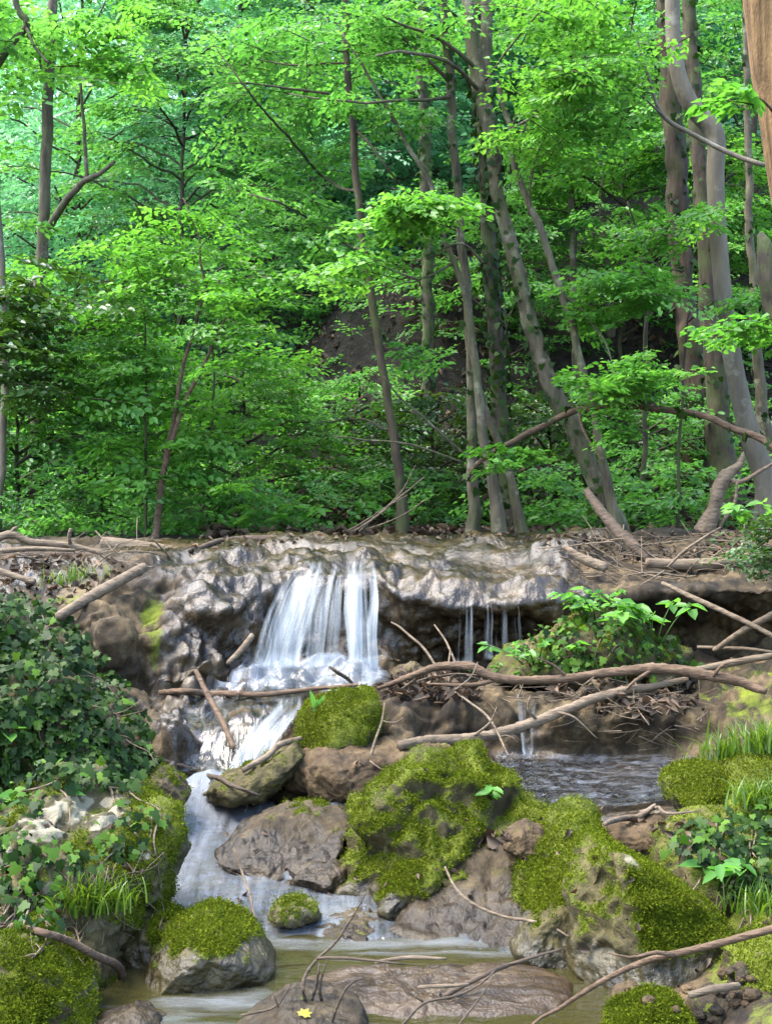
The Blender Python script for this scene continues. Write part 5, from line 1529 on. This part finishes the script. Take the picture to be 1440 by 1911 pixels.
def grass_tuft(name, label, spots, n, L, seed, w=.0035, cat='grass tuft', lean=(0, -.35), spread=.05):
    g = np.random.default_rng(seed)
    hp = [hit(x, y)[0] for x, y in spots]
    base = np.mean(hp, 0)
    pos = np.array([hp[i] for i in g.integers(0, len(hp), n)]) + g.normal(size=(n, 3)) * np.array([spread, spread * .6, .006])
    az = g.uniform(0, 2 * np.pi, n)
    ln = L * g.uniform(.45, 1.15, n)
    out = g.uniform(.15, .75, n)
    t = np.linspace(0, 1, 6)[None, :, None]
    dirh = np.stack([np.cos(az) + lean[0], np.sin(az) + lean[1], az * 0], 1)[:, None]
    c = pos[:, None] + dirh * (out * ln)[:, None, None] * t ** 1.6 + np.array([0, 0, 1.0]) * (ln[:, None, None] * (t * 1.0 - .55 * out[:, None, None] * t ** 2.6))
    side = unit(np.cross(dirh, [0, 0, 1.0]) + g.normal(size=(n, 1, 3)) * .3)
    ww = w * g.uniform(.6, 1.3, n)[:, None, None] * (1 - t ** 1.5 * .95)
    v = np.stack([c - side * ww, c + side * ww], 2).reshape(n, -1, 3)
    i = np.arange(5)[:, None] * 2
    q = (np.arange(n)[:, None, None] * 12 + (i + np.array([0, 1, 3, 2]))[None]).reshape(-1, 4)
    b = MB()
    b.add(v.reshape(-1, 3) - base, q, rnd=np.repeat(g.random(n), 12))
    o = b.build(name, M['grass'])
    o.location = base
    tag(o, label, cat)
    return o


grass_tuft('grass_tuft', 'bright drooping grass tuft below the limestone boulder', [(165, 1692), (182, 1692), (174, 1698)], 480, .12, 401, lean=(.2, -.6))
grass_tuft('grass_tuft', 'tall arching grass at the right edge above the moss cushions', [(1425, 1398), (1432, 1402)], 300, .135, 402, lean=(-.3, -.3), spread=.06)
grass_tuft('grass_tuft', 'thin long grass blades beside the second ledge on the right bank', [(1350, 1412), (1356, 1415)], 130, .12, 403, lean=(-.4, -.3), spread=.045)
grass_tuft('grass_tuft', 'grass growing among the moss at the right edge', [(1425, 1498), (1430, 1502)], 220, .10, 404, lean=(-.2, -.4), spread=.05)
grass_tuft('grass_tuft', 'short grass on the muddy top of the left ledge', [(135, 1085), (160, 1080), (120, 1095)], 120, .10, 405, spread=.06)
grass_tuft('grass_tuft', 'few grass blades at the right edge beside the moss boulder', [(1412, 1700), (1418, 1704)], 120, .12, 406, spread=.05)

# ------------------------------------------------------------------ dead wood
def stick(name, label, pts, widths, mat='dead_wood', cat='branch', lift=None, seg=9, wob=.012, rough=.12, twigs=(), group=None, knots=True):
    """a fallen branch; pts (px, py[, Y]) - without Y it lies on what is seen there"""
    lift0 = lift if lift is not None else S(max(widths) * .5, 5.5)
    w = path(pts, lift0)
    base = w[0].copy()
    Ys = w[:, 1]
    r = [S(a / 2, y) for a, y in zip(np.interp(np.linspace(0, 1, len(w)), np.linspace(0, 1, len(widths)), widths), Ys)]
    b = MB()
    tube(b, w - base, r, seg=seg, step=.012 if max(widths) > 8 else .02, wob=wob, rough=rough, seed=pts[0][0] * .13)
    if twigs:
        rt = thing(name, base, label, cat, group)
        b.build('stem', M[mat], rt)
        for tp, tw in twigs:
            q = path(tp, lift0)
            tb_ = MB()
            tube(tb_, q - base, [S(x / 2, y) for x, y in zip(np.interp(np.linspace(0, 1, len(q)), np.linspace(0, 1, len(tw)), tw), q[:, 1])], seg=6, step=.02, wob=wob, rough=.08, seed=tp[0][0] * .1)
            tb_.build('twig', M[mat], rt)
        return rt
    o = b.build(name, M[mat])
    o.location = base
    return tag(o, label, cat, group)


stick('fallen_branch', 'long bent brown branch lying along the second ledge, the upper of two', [(705, 1285, 6.35), (760, 1266, 6.25), (810, 1248, 6.2), (870, 1243, 6.15), (930, 1262, 6.12), (1060, 1266, 6.1), (1140, 1256, 6.08), (1220, 1247, 6.05), (1300, 1256, 6.0), (1380, 1275, 5.95), (1425, 1290, 5.9)], [6, 12, 15, 17, 17, 16, 18, 21, 21, 19, 14], 'dead_red', wob=.016, rough=.22,
      twigs=[([(1060, 1266, 6.1), (1030, 1240, 6.08), (1000, 1228, 6.06)], [7, 5, 2]), ([(1220, 1247, 6.05), (1180, 1276, 6.02), (1150, 1310, 6.0)], [8, 6, 2]), ([(1330, 1262, 5.97), (1350, 1240, 5.95), (1395, 1232, 5.95)], [8, 5, 2]), ([(930, 1266, 6.12), (880, 1280, 6.1), (800, 1276, 6.15)], [10, 8, 4])])
stick('fallen_branch', 'long grey brown branch slanting across the second ledge, the lower of two', [(745, 1392, 5.72), (800, 1384, 5.78), (880, 1376, 5.85), (960, 1356, 5.9), (1040, 1330, 5.95), (1120, 1300, 6.0), (1190, 1278, 6.05), (1280, 1268, 6.1)], [19, 21, 21, 20, 20, 18, 15, 10], 'dead_wood', wob=.016, rough=.22,
      twigs=[([(880, 1376, 5.84), (910, 1350, 5.82), (925, 1318, 5.82)], [7, 5, 2]), ([(1040, 1330, 5.94), (1070, 1340, 5.92), (1110, 1380, 5.9)], [7, 4, 2]), ([(1000, 1342, 5.92), (985, 1320, 5.9), (990, 1296, 5.9)], [6, 4, 2])])
stick('fallen_branch', 'straight brown branch lying level across the foot of the main fall', [(300, 1291), (350, 1294), (400, 1296), (470, 1296, 6.3), (540, 1292, 6.3), (620, 1286, 6.3), (665, 1290)], [10, 12, 12, 11, 10, 8, 6], 'dead_red', lift=.02)
stick('fallen_branch', 'thin brown stick leaning diagonally over the left rock shelf', [(366, 1252, 6.35), (395, 1310, 6.2), (418, 1355, 6.05), (437, 1396, 5.92)], [9, 11, 11, 9], 'dead_red', wob=.006)
stick('dead_twig', 'short dark hooked twig standing at the foot of the main fall', [(660, 1280, 6.3), (650, 1268, 6.28), (630, 1255, 6.25), (614, 1244, 6.25)], [5, 7, 7, 5], 'dead_dark', cat='twig', wob=.004)
stick('log', 'brown log slanting down the left end of the ledge', [(108, 1152, 6.62), (160, 1120, 6.72), (220, 1085, 6.85), (270, 1058, 6.98)], [18, 21, 21, 19], 'dead_wood', cat='log', seg=14, rough=.08, wob=.004)
stick('log', 'pale grey log lying level at the back of the left ledge', [(190, 1014, 8.2), (250, 1020, 8.2), (330, 1030, 8.15), (420, 1034, 8.1)], [26, 26, 22, 8], 'dead_wood', cat='log', seg=14, rough=.07, wob=.004)
stick('log', 'dark wet log lying level in front of the pale grey log', [(20, 1040, 7.9), (120, 1040, 7.9), (220, 1040, 7.9), (318, 1036, 7.95)], [16, 18, 18, 14], 'dead_dark', cat='log', seg=12, rough=.08, wob=.004)
stick('fallen_branch', 'pale forked branch on top of the logs at the left edge', [(-40, 1020, 7.85), (20, 998, 7.85), (60, 1012, 7.85), (130, 1018, 7.85), (200, 1032, 7.8)], [14, 15, 13, 11, 7], 'dead_wood', wob=.006,
      twigs=[([(20, 998, 7.85), (25, 988, 7.85), (32, 984, 7.85)], [8, 6]), ([(132, 1018, 7.85), (130, 1000, 7.82), (134, 986, 7.8)], [8, 6])])
stick('fallen_branch', 'thin pale branch lying under the forked one at the left edge', [(-30, 1032, 7.8), (60, 1024, 7.8), (140, 1026, 7.8)], [10, 9, 6], 'dead_wood', wob=.006)
stick('fallen_branch', 'short mossy grey branch at the left edge on the muddy ledge', [(-40, 1050, 7.2), (20, 1072, 7.15), (66, 1086, 7.1)], [10, 12, 11], 'dead_wood', wob=.006)
stick('fallen_branch', 'long thin dark branch lying on the crest left of the main fall', [(355, 1030), (420, 1012, 8.2), (500, 1006, 8.2), (580, 1012, 8.2), (680, 1010, 8.2)], [9, 12, 12, 10, 5], 'dead_dark', wob=.01)
stick('fallen_branch', 'dark rotten branch fallen from the forked trunk on to the ledge', [(1094, 915, 7.9), (1120, 955, 7.8), (1150, 990, 7.7), (1185, 1022, 7.6), (1222, 1060, 7.5)], [14, 19, 21, 20, 10], 'dead_dark', rough=.18, wob=.01)
stick('log', 'mossy yellowish log lying on the right ledge', [(1205, 1050, 7.3), (1270, 1054, 7.3), (1340, 1050, 7.3), (1420, 1036, 7.3), (1500, 1024, 7.3)], [18, 22, 23, 20, 17], 'dead_wood', cat='log', seg=14, rough=.1, wob=.006)
stick('fallen_branch', 'mossy broken branch stub pointing left out of the root tangle', [(1050, 1020, 7.2), (1085, 1042, 7.15), (1130, 1062, 7.1)], [10, 18, 20], 'dead_wood', rough=.2)
stick('fallen_branch', 'long straight pale stick slanting down from the right ledge', [(1235, 1088, 6.9), (1300, 1120, 6.75), (1370, 1152, 6.6), (1450, 1190, 6.45)], [8, 10, 10, 9], 'dead_wood', wob=.006)
stick('fallen_branch', 'pale stick rising to the right edge across the dark hollow', [(1332, 1214, 6.7), (1380, 1182, 6.6), (1450, 1140, 6.5)], [10, 13, 13], 'dead_wood', wob=.006)
stick('fallen_branch', 'thin level stick in the hollow at the right edge', [(1300, 1208, 6.75), (1370, 1210, 6.7), (1450, 1214, 6.6)], [6, 7, 5], 'dead_wood')
stick('fallen_branch', 'grey stick lying on the right bank just above the bent branch', [(1280, 1252, 6.3), (1360, 1238, 6.3), (1450, 1222, 6.3)], [12, 14, 12], 'dead_wood', rough=.15)
stick('dead_twig', 'thin pale upright twig resting on the log and ledge at the right', [(1245, 1058, 7.1), (1275, 1030, 7.1), (1310, 1005, 7.1), (1345, 985, 7.1)], [4, 6, 5, 3], 'dead_wood', cat='twig')
stick('dead_twig', 'pale crooked twig hanging beside the moss capped block', [(676, 1456, 5.6), (690, 1420, 5.62), (700, 1380, 5.65), (712, 1345, 5.68), (716, 1310, 5.72)], [6, 7, 5, 4, 3], 'dead_wood', cat='twig', wob=.01,
      twigs=[([(690, 1420, 5.6), (706, 1430, 5.58), (722, 1436, 5.56)], [3, 2]), ([(712, 1345, 5.68), (735, 1350, 5.66), (752, 1340, 5.66)], [3, 2])])
stick('dead_twig', 'thin forked pale twig hanging over the second ledge in the middle', [(846, 1290, 6.1), (875, 1310, 6.02), (905, 1335, 5.9), (930, 1375, 5.78), (948, 1410, 5.7)], [4, 4, 5, 4, 3], 'dead_wood', cat='twig', wob=.01, twigs=[([(846, 1290, 6.1), (880, 1262, 6.08), (893, 1235, 6.1)], [4, 2]), ([(930, 1375, 5.78), (950, 1372, 5.76), (965, 1385, 5.75)], [3, 2])])
stick('dead_twig', 'slanting thin twig leaning against the overhang left of the drips', [(816, 1248, 6.6), (790, 1208, 6.7), (750, 1172, 6.8), (730, 1160, 6.85)], [5, 5, 4, 3], 'dead_wood', cat='twig')
stick('dead_twig', 'thin twig leaning against the overhang at the drips', [(850, 1240, 6.5), (835, 1200, 6.6), (810, 1165, 6.7)], [5, 4, 3], 'dead_wood', cat='twig', twigs=[([(840, 1215, 6.56), (836, 1235, 6.5), (834, 1246, 6.48)], [4, 3])])
stick('fallen_branch', 'dark thin branch crossing the slanting slab below the middle fall', [(300, 1412), (340, 1430), (385, 1450), (440, 1465), (476, 1484)], [6, 9, 9, 8, 5], 'dead_dark', lift=.03)
stick('fallen_branch', 'pale bare stick lying along the slab edge of the middle fall', [(455, 1448), (500, 1422), (530, 1398), (556, 1380)], [10, 12, 12, 10], 'dead_wood', lift=.02)
stick('fallen_branch', 'pale stick lying on the rocks left of the main waterfall foot', [(425, 1238, 6.55), (450, 1212, 6.62), (470, 1186, 6.72)], [8, 12, 12], 'dead_wood', wob=.004)
stick('fallen_branch', 'broken stick with a pale peeled end lying by the dome shaped boulder', [(20, 1738), (60, 1752), (120, 1778), (170, 1800), (205, 1808), (243, 1826)], [12, 14, 15, 15, 16, 14], 'dead_red', lift=.03, wob=.006)
stick('fallen_branch', 'long reddish brown branch rising from the pool to the right edge', [(1030, 1890, 3.72), (1080, 1858, 3.7), (1150, 1820, 3.66), (1220, 1792, 3.62), (1330, 1765, 3.58), (1470, 1725, 3.55)], [6, 9, 11, 13, 14, 15], 'dead_red', wob=.006,
      twigs=[([(1255, 1783, 3.6), (1220, 1776, 3.58), (1180, 1784, 3.58), (1135, 1776, 3.58)], [10, 8, 6, 3]), ([(1040, 1884, 3.72), (1000, 1905, 3.7), (960, 1950, 3.66)], [7, 6, 3])])
stick('dead_twig', 'thin curved pale twig bending over the grey rock slope', [(830, 1618, 4.5), (852, 1660, 4.42), (885, 1690, 4.38), (940, 1712, 4.35), (985, 1718, 4.3), (1030, 1730, 4.25), (1062, 1748, 4.2)], [4, 5, 6, 6, 6, 5, 3], 'dead_wood', cat='twig', wob=.005)
stick('dead_twig', 'long thin twig hanging across the rapid above the pool', [(436, 1582, 4.9), (452, 1628, 4.85), (468, 1680, 4.7), (480, 1735, 4.5), (492, 1770, 4.35), (512, 1800, 4.2)], [4, 5, 5, 4, 4, 3], 'dead_wood', cat='twig', wob=.008)
stick('dead_twig', 'bundle of black curved twigs standing out of the pool by the flat stone', [(572, 1872, 3.72), (566, 1850, 3.7), (570, 1820, 3.72), (592, 1788, 3.74), (625, 1758, 3.74), (650, 1720, 3.74), (680, 1665, 3.74)], [7, 8, 7, 6, 5, 4, 2], 'dead_dark', cat='twig', wob=.006,
      twigs=[([(580, 1872, 3.72), (590, 1840, 3.7), (596, 1800, 3.7)], [6, 6, 3]), ([(600, 1868, 3.72), (597, 1840, 3.7), (610, 1790, 3.7)], [6, 5, 2]), ([(592, 1788, 3.74), (640, 1788, 3.72), (690, 1792, 3.7), (760, 1800, 3.7)], [6, 6, 5, 3])])
stick('dead_twig', 'dark spreading twig rising from the flat bottom stone', [(620, 1905, 3.6), (632, 1870, 3.58), (650, 1835, 3.56), (678, 1822, 3.56)], [6, 5, 4, 2], 'dead_dark', cat='twig', twigs=[([(450, 1895, 3.6), (490, 1890, 3.58), (520, 1880, 3.58), (545, 1842, 3.58)], [5, 5, 4, 2]), ([(520, 1880, 3.58), (505, 1850, 3.58)], [3, 2])])
stick('dead_twig', 'forked dark twig lying in the pool along the bottom edge', [(720, 1950, 3.5), (760, 1900, 3.5), (790, 1870, 3.52), (850, 1855, 3.54), (900, 1830, 3.58), (930, 1800, 3.6)], [6, 6, 5, 5, 4, 2], 'dead_dark', cat='twig', twigs=[([(790, 1870, 3.52), (760, 1850, 3.52), (720, 1800, 3.54)], [4, 3, 2]), ([(830, 1950, 3.5), (860, 1900, 3.5), (915, 1822, 3.56)], [4, 4, 2])])
stick('fallen_branch', 'dark water worn branch lying across the flat pool slab', [(828, 1860, 3.9), (880, 1830, 3.9), (950, 1800, 3.92), (1050, 1772, 3.96)], [10, 9, 8, 4], 'dead_dark')
stick('dead_twig', 'pale stick lying level on the pool slab', [(700, 1796, 4.0), (760, 1788, 4.0), (830, 1790, 4.0)], [7, 8, 5], 'dead_wood', cat='twig')
stick('dead_twig', 'short pale stick at the water line of the pool slab', [(780, 1842, 3.85), (820, 1838, 3.85), (870, 1832, 3.86)], [6, 8, 5], 'dead_wood', cat='twig')
stick('fallen_branch', 'grey twigs lying on the sandy rock behind the pyramid boulder', [(1118, 1548), (1160, 1540), (1200, 1530), (1225, 1518)], [8, 12, 12, 8], 'dead_wood', lift=.03, twigs=[([(1190, 1532), (1230, 1520), (1260, 1528), (1305, 1530)], [7, 6, 3])])
stick('fallen_branch', 'short grey branch lying beside the dark mossy boulder at the lower right', [(1285, 1858, 3.6), (1330, 1846, 3.6), (1380, 1838, 3.62)], [14, 16, 14], 'dead_wood', rough=.14)
stick('dead_twig', 'bundle of grey fallen twigs fanning out behind the crest in the middle', [(660, 992, 9.0), (720, 950, 9.0), (790, 890, 9.0)], [4, 4, 2], 'dead_wood', cat='twig', twigs=[([(650, 990, 9.0), (700, 960, 8.9), (760, 925, 8.9)], [3, 2]), ([(670, 992, 9.0), (740, 930, 9.05), (775, 870, 9.05)], [4, 2]), ([(690, 985, 9.0), (745, 965, 8.95), (800, 930, 8.95)], [3, 2])])
stick('root', 'twisted pale grey root standing at the right end of the crest', [(1312, 995, 8.3), (1328, 960, 8.3), (1340, 920, 8.3), (1352, 890, 8.3), (1376, 868, 8.3), (1384, 845, 8.3)], [40, 30, 26, 28, 16, 6], 'dead_wood', cat='root', rough=.25, seg=14,
      twigs=[([(1350, 892, 8.3), (1380, 900, 8.25), (1420, 880, 8.2), (1450, 860, 8.2)], [12, 10, 8, 4]), ([(1340, 985, 8.3), (1370, 940, 8.25), (1375, 900, 8.25)], [9, 7, 4])])


def twig_heap(name, label, poly, n, L, seed, mat='dead_wood', cat='brushwood', lift=.03, rad=.003):
    p, nr, g = settle(poly, n, seed)
    base = p.mean(0)
    b = MB()
    for i in range(len(p)):
        d = unit(np.array([g.normal(), g.normal() * .6, g.normal() * .35]))
        l = L * g.uniform(.4, 1.2)
        q = np.array([p[i] - d * l * .5, p[i] + g.normal(size=3) * l * .06, p[i] + d * l * .5]) + nr[i] * lift * g.random() - base
        r = rad * g.uniform(.5, 1.6)
        tube(b, q, [r, r * .9, r * .4], seg=5, step=.03, wob=.015, seed=seed + i)
    o = b.build(name, M[mat])
    o.location = base
    return tag(o, label, cat, kind='stuff')


twig_heap('brushwood', 'tangle of dead twigs and roots on the right ledge', [(1040, 1010), (1130, 1000), (1420, 1000), (1440, 1050), (1260, 1080), (1130, 1100), (1060, 1060)], 120, .32, 501)
twig_heap('brushwood', 'fine dead twigs caught along the second ledge under the bent branches', [(740, 1260), (900, 1262), (1180, 1270), (1330, 1290), (1300, 1330), (1000, 1320), (760, 1300)], 90, .22, 502, rad=.0022)
twig_heap('brushwood', 'loose dead twigs strewn over the logs at the left', [(0, 1000), (300, 1010), (300, 1060), (0, 1060)], 50, .3, 503)
twig_heap('brushwood', 'fine pale rootlets hanging over the second ledge on the right', [(1000, 1290), (1320, 1300), (1320, 1400), (1080, 1390)], 60, .16, 504, rad=.0018)


def litter(name, label, poly, n, size, seed, mat):
    p, nr, g = settle(poly, n, seed, ymax=9.5)
    b = MB()
    m = len(p)
    d = unit(np.stack([g.normal(size=m), g.normal(size=m), g.normal(size=m) * .4], 1))
    leaf_mesh(b, p + nr * g.uniform(.002, .02, m)[:, None], d, unit(nr + g.normal(size=(m, 3)) * .6), size * g.uniform(.5, 1.2, m), fold=.35, bend=.5)
    o = b.build(name, M[mat])
    tag(o, label, 'leaf litter', kind='stuff')


M['dry_leaf'] = leaf_mat('dry_leaf', (.020, .014, .009), (.060, .041, .027), (.15, .105, .07), trans=.15, rough=.7, spec=.2, tcol=(1, .8, .5))
litter('leaf_litter', 'dead brown leaves caught along the crest of the ledge', [(330, 1010), (560, 1001), (900, 999), (1040, 1000), (1200, 998), (1430, 990), (1430, 1040), (1150, 1050), (1080, 1020), (1000, 1008), (860, 1007), (700, 1007), (560, 1009), (450, 1022), (380, 1034)], 300, .036, 601, 'dry_leaf')
litter('leaf_litter', 'heap of wet brown leaves behind the moss capped block', [(700, 1262), (800, 1250), (860, 1270), (900, 1300), (820, 1310), (720, 1300)], 260, .05, 602, 'dry_leaf')
litter('leaf_litter', 'dead leaves hanging over the second ledge on the right', [(1000, 1270), (1290, 1270), (1320, 1330), (1200, 1340), (1040, 1310)], 180, .05, 603, 'dry_leaf')
litter('leaf_litter', 'dark clump of wet leaves caught in the twigs at the pool', [(535, 1800), (560, 1772), (610, 1768), (640, 1782), (590, 1800)], 90, .04, 604, 'dry_leaf')
litter('leaf_litter', 'dead leaves on the grey rock slope between the boulders', [(890, 1580), (915, 1555), (960, 1560), (950, 1590)], 16, .06, 605, 'dry_leaf')
litter('leaf_litter', 'brown leaves and grit on the right bank', [(1160, 1540), (1290, 1530), (1440, 1640), (1440, 1740), (1380, 1700), (1300, 1600)], 90, .04, 606, 'dry_leaf')
litter('leaf_litter', 'brown leaf scraps on the muddy left ledge', [(0, 1040), (200, 1040), (260, 1070), (120, 1130), (0, 1110)], 160, .045, 607, 'dry_leaf')

litter('leaf_litter', 'odd dead leaves scattered over the boulders and the banks', [(330, 1480), (700, 1420), (1240, 1520), (1440, 1560), (1440, 1880), (1100, 1840), (640, 1700), (0, 1740), (0, 1500)], 90, .028, 609, 'dry_leaf')


def floor_litter():
    g = np.random.default_rng(66)
    n = 6000
    Y = 9.4 + 5.5 * g.random(n)
    px = g.uniform(380, 1560, n)
    x = (px - CX) / F * Y
    p = np.stack([x, Y, hill_z(x, Y) + g.uniform(.01, .06, n)], 1)
    d = unit(np.stack([g.normal(size=n), g.normal(size=n), g.normal(size=n) * .3], 1))
    b = MB()
    leaf_mesh(b, p, d, unit(np.array([0, 0, 1.0]) + g.normal(size=(n, 3)) * .5), .08 * g.uniform(.5, 1.2, n), fold=.3, bend=.4)
    tag(b.build('leaf_litter', M['dry_leaf']), 'dry brown leaves covering the floor of the wood', 'leaf litter', kind='stuff')


floor_litter()


def fallen_leaf(label, px, py, size, mat='yellow_leaf', shape=MAPLE):
    p, n = hit(px, py, .012)
    b = MB()
    lobed_mesh(b, np.zeros((1, 3)), np.array([[.4, .8, .3]]), unit(np.array([[.05, -.35, .9]])), [size], shape, rnd=np.array([.6]))
    o = b.build('fallen_leaf', M[mat])
    o.location = p
    tag(o, label, 'leaf')


M['yellow_leaf'] = leaf_mat('yellow_leaf', (.17, .145, .004), (.21, .18, .006), (.24, .205, .01), trans=.3)
fallen_leaf('bright yellow maple leaf lying on the flat stone at the bottom edge', 562, 1900, .032, shape=MAPLE)
fallen_leaf('yellow leaf on the pale grey log at the left', 190, 1034, .06, shape=IVY)
fallen_leaf('yellow ivy leaf among the dark ivy on the left bank', 176, 1362, .035, shape=IVY)
fallen_leaf('yellow leaf under the plants on the mound at the right', 1095, 1244, .035, shape=IVY)

# ------------------------------------------------------------------ pebbles on the gravel at the lower right and in the stream
def pebbles():
    g = np.random.default_rng(77)
    v, qd = cube_sphere(12)
    protos = []
    for i in range(4):
        d = v * np.array([1, .8, .6]) * (1 + .22 * fbm(v * 1.3 + i * 9, 3))[:, None]
        protos.append(d)
    spots = [(x, y) for x, y in inside([(1150, 1850), (1290, 1840), (1380, 1800), (1440, 1860), (1370, 1911), (1290, 1900)], 26, g)]
    first = {}
    for i, (x, y) in enumerate(spots):
        p, n = hit(x, y)
        r = g.uniform(.008, .026)
        k = i % 4
        if k not in first:
            b = MB()
            b.add(protos[k], qd, wet=.15, moss=0.0)
            o = b.build('pebble', M['grey_rock'] if k % 2 else M['tan_rock'])
            first[k] = o
        else:
            o = first[k].copy()
            COL.objects.link(o)
        o.location = p + n * r * .2
        o.scale = (r, r, r)
        o.rotation_euler = (0, 0, g.uniform(0, 6.28))
        tag(o, 'small brown pebble on the gravel below the pyramid shaped boulder', 'pebble', 'pebbles on the gravel at the lower right')


pebbles()
# ------------------------------------------------------------------ kinds that repeat share a group phrase
GROUPS = {'tree': 'trees of the wood behind the ledge', 'sapling': 'thin saplings behind the ledge', 'bush': 'low bushes behind the ledge', 'boulder': 'boulders along the stream', 'rock': 'low rocks in the stream',
          'stone': 'loose stones in the stream', 'branch': 'fallen and hanging branches', 'twig': 'dead twigs by the water', 'log': 'logs lying on the ledge', 'ivy': 'ivy on the banks', 'plant': 'leafy herbs on the banks',
          'grass tuft': 'grass tufts on the banks', 'waterfall': 'waterfalls of the stream', 'leaf': 'fallen yellow leaves', 'bank': 'earth banks beside the stream'}
for ob in scene.objects:
    if ob.parent is None and ob.get('category') in GROUPS and not ob.get('group') and not ob.get('kind'):
        ob['group'] = GROUPS[ob['category']]

# ------------------------------------------------------------------ camera, sky, sun
cam = bpy.data.cameras.new('camera')
co = bpy.data.objects.new('camera', cam)
COL.objects.link(co)
co.location = (0, 0, H)
co.rotation_euler = (math.radians(90), 0, 0)
cam.sensor_fit = 'VERTICAL'
cam.sensor_height = 36.0
cam.lens = 36.0 * F / 1911
cam.clip_end = 3000
cam.clip_start = .05
scene.camera = co

SUN_EL, SUN_AZ = math.radians(62), math.radians(-95)      # azimuth measured from the view direction towards the left
w = bpy.data.worlds.new('World')
scene.world = w
w.use_nodes = True
nt = w.node_tree
nt.nodes.clear()
sky = nt.nodes.new('ShaderNodeTexSky')
sky.sky_type = 'NISHITA'
sky.sun_disc = False
sky.sun_elevation = SUN_EL
sky.sun_rotation = SUN_AZ
sky.air_density = 1.0
sky.dust_density = 2.0
bg = nt.nodes.new('ShaderNodeBackground')
bg.inputs[1].default_value = .15
ow = nt.nodes.new('ShaderNodeOutputWorld')
nt.links.new(sky.outputs[0], bg.inputs[0])
nt.links.new(bg.outputs[0], ow.inputs[0])
sl = bpy.data.lights.new('sun', 'SUN')
sl.energy = 1.5
sl.angle = math.radians(40)
sl.color = (1, .95, .86)
so = bpy.data.objects.new('sun', sl)
COL.objects.link(so)
d = Vector((math.sin(SUN_AZ) * math.cos(SUN_EL), math.cos(SUN_AZ) * math.cos(SUN_EL), math.sin(SUN_EL)))
so.rotation_euler = d.to_track_quat('Z', 'Y').to_euler()
scene.view_settings.view_transform = 'Standard'
scene.view_settings.look = 'None'
scene.view_settings.exposure = 3.15
scene.view_settings.gamma = 1
scene.render.engine = 'CYCLES'
scene.cycles.max_bounces = 8
scene.cycles.transparent_max_bounces = 24
scene.cycles.sample_clamp_indirect = 6
scene.cycles.use_denoising = True
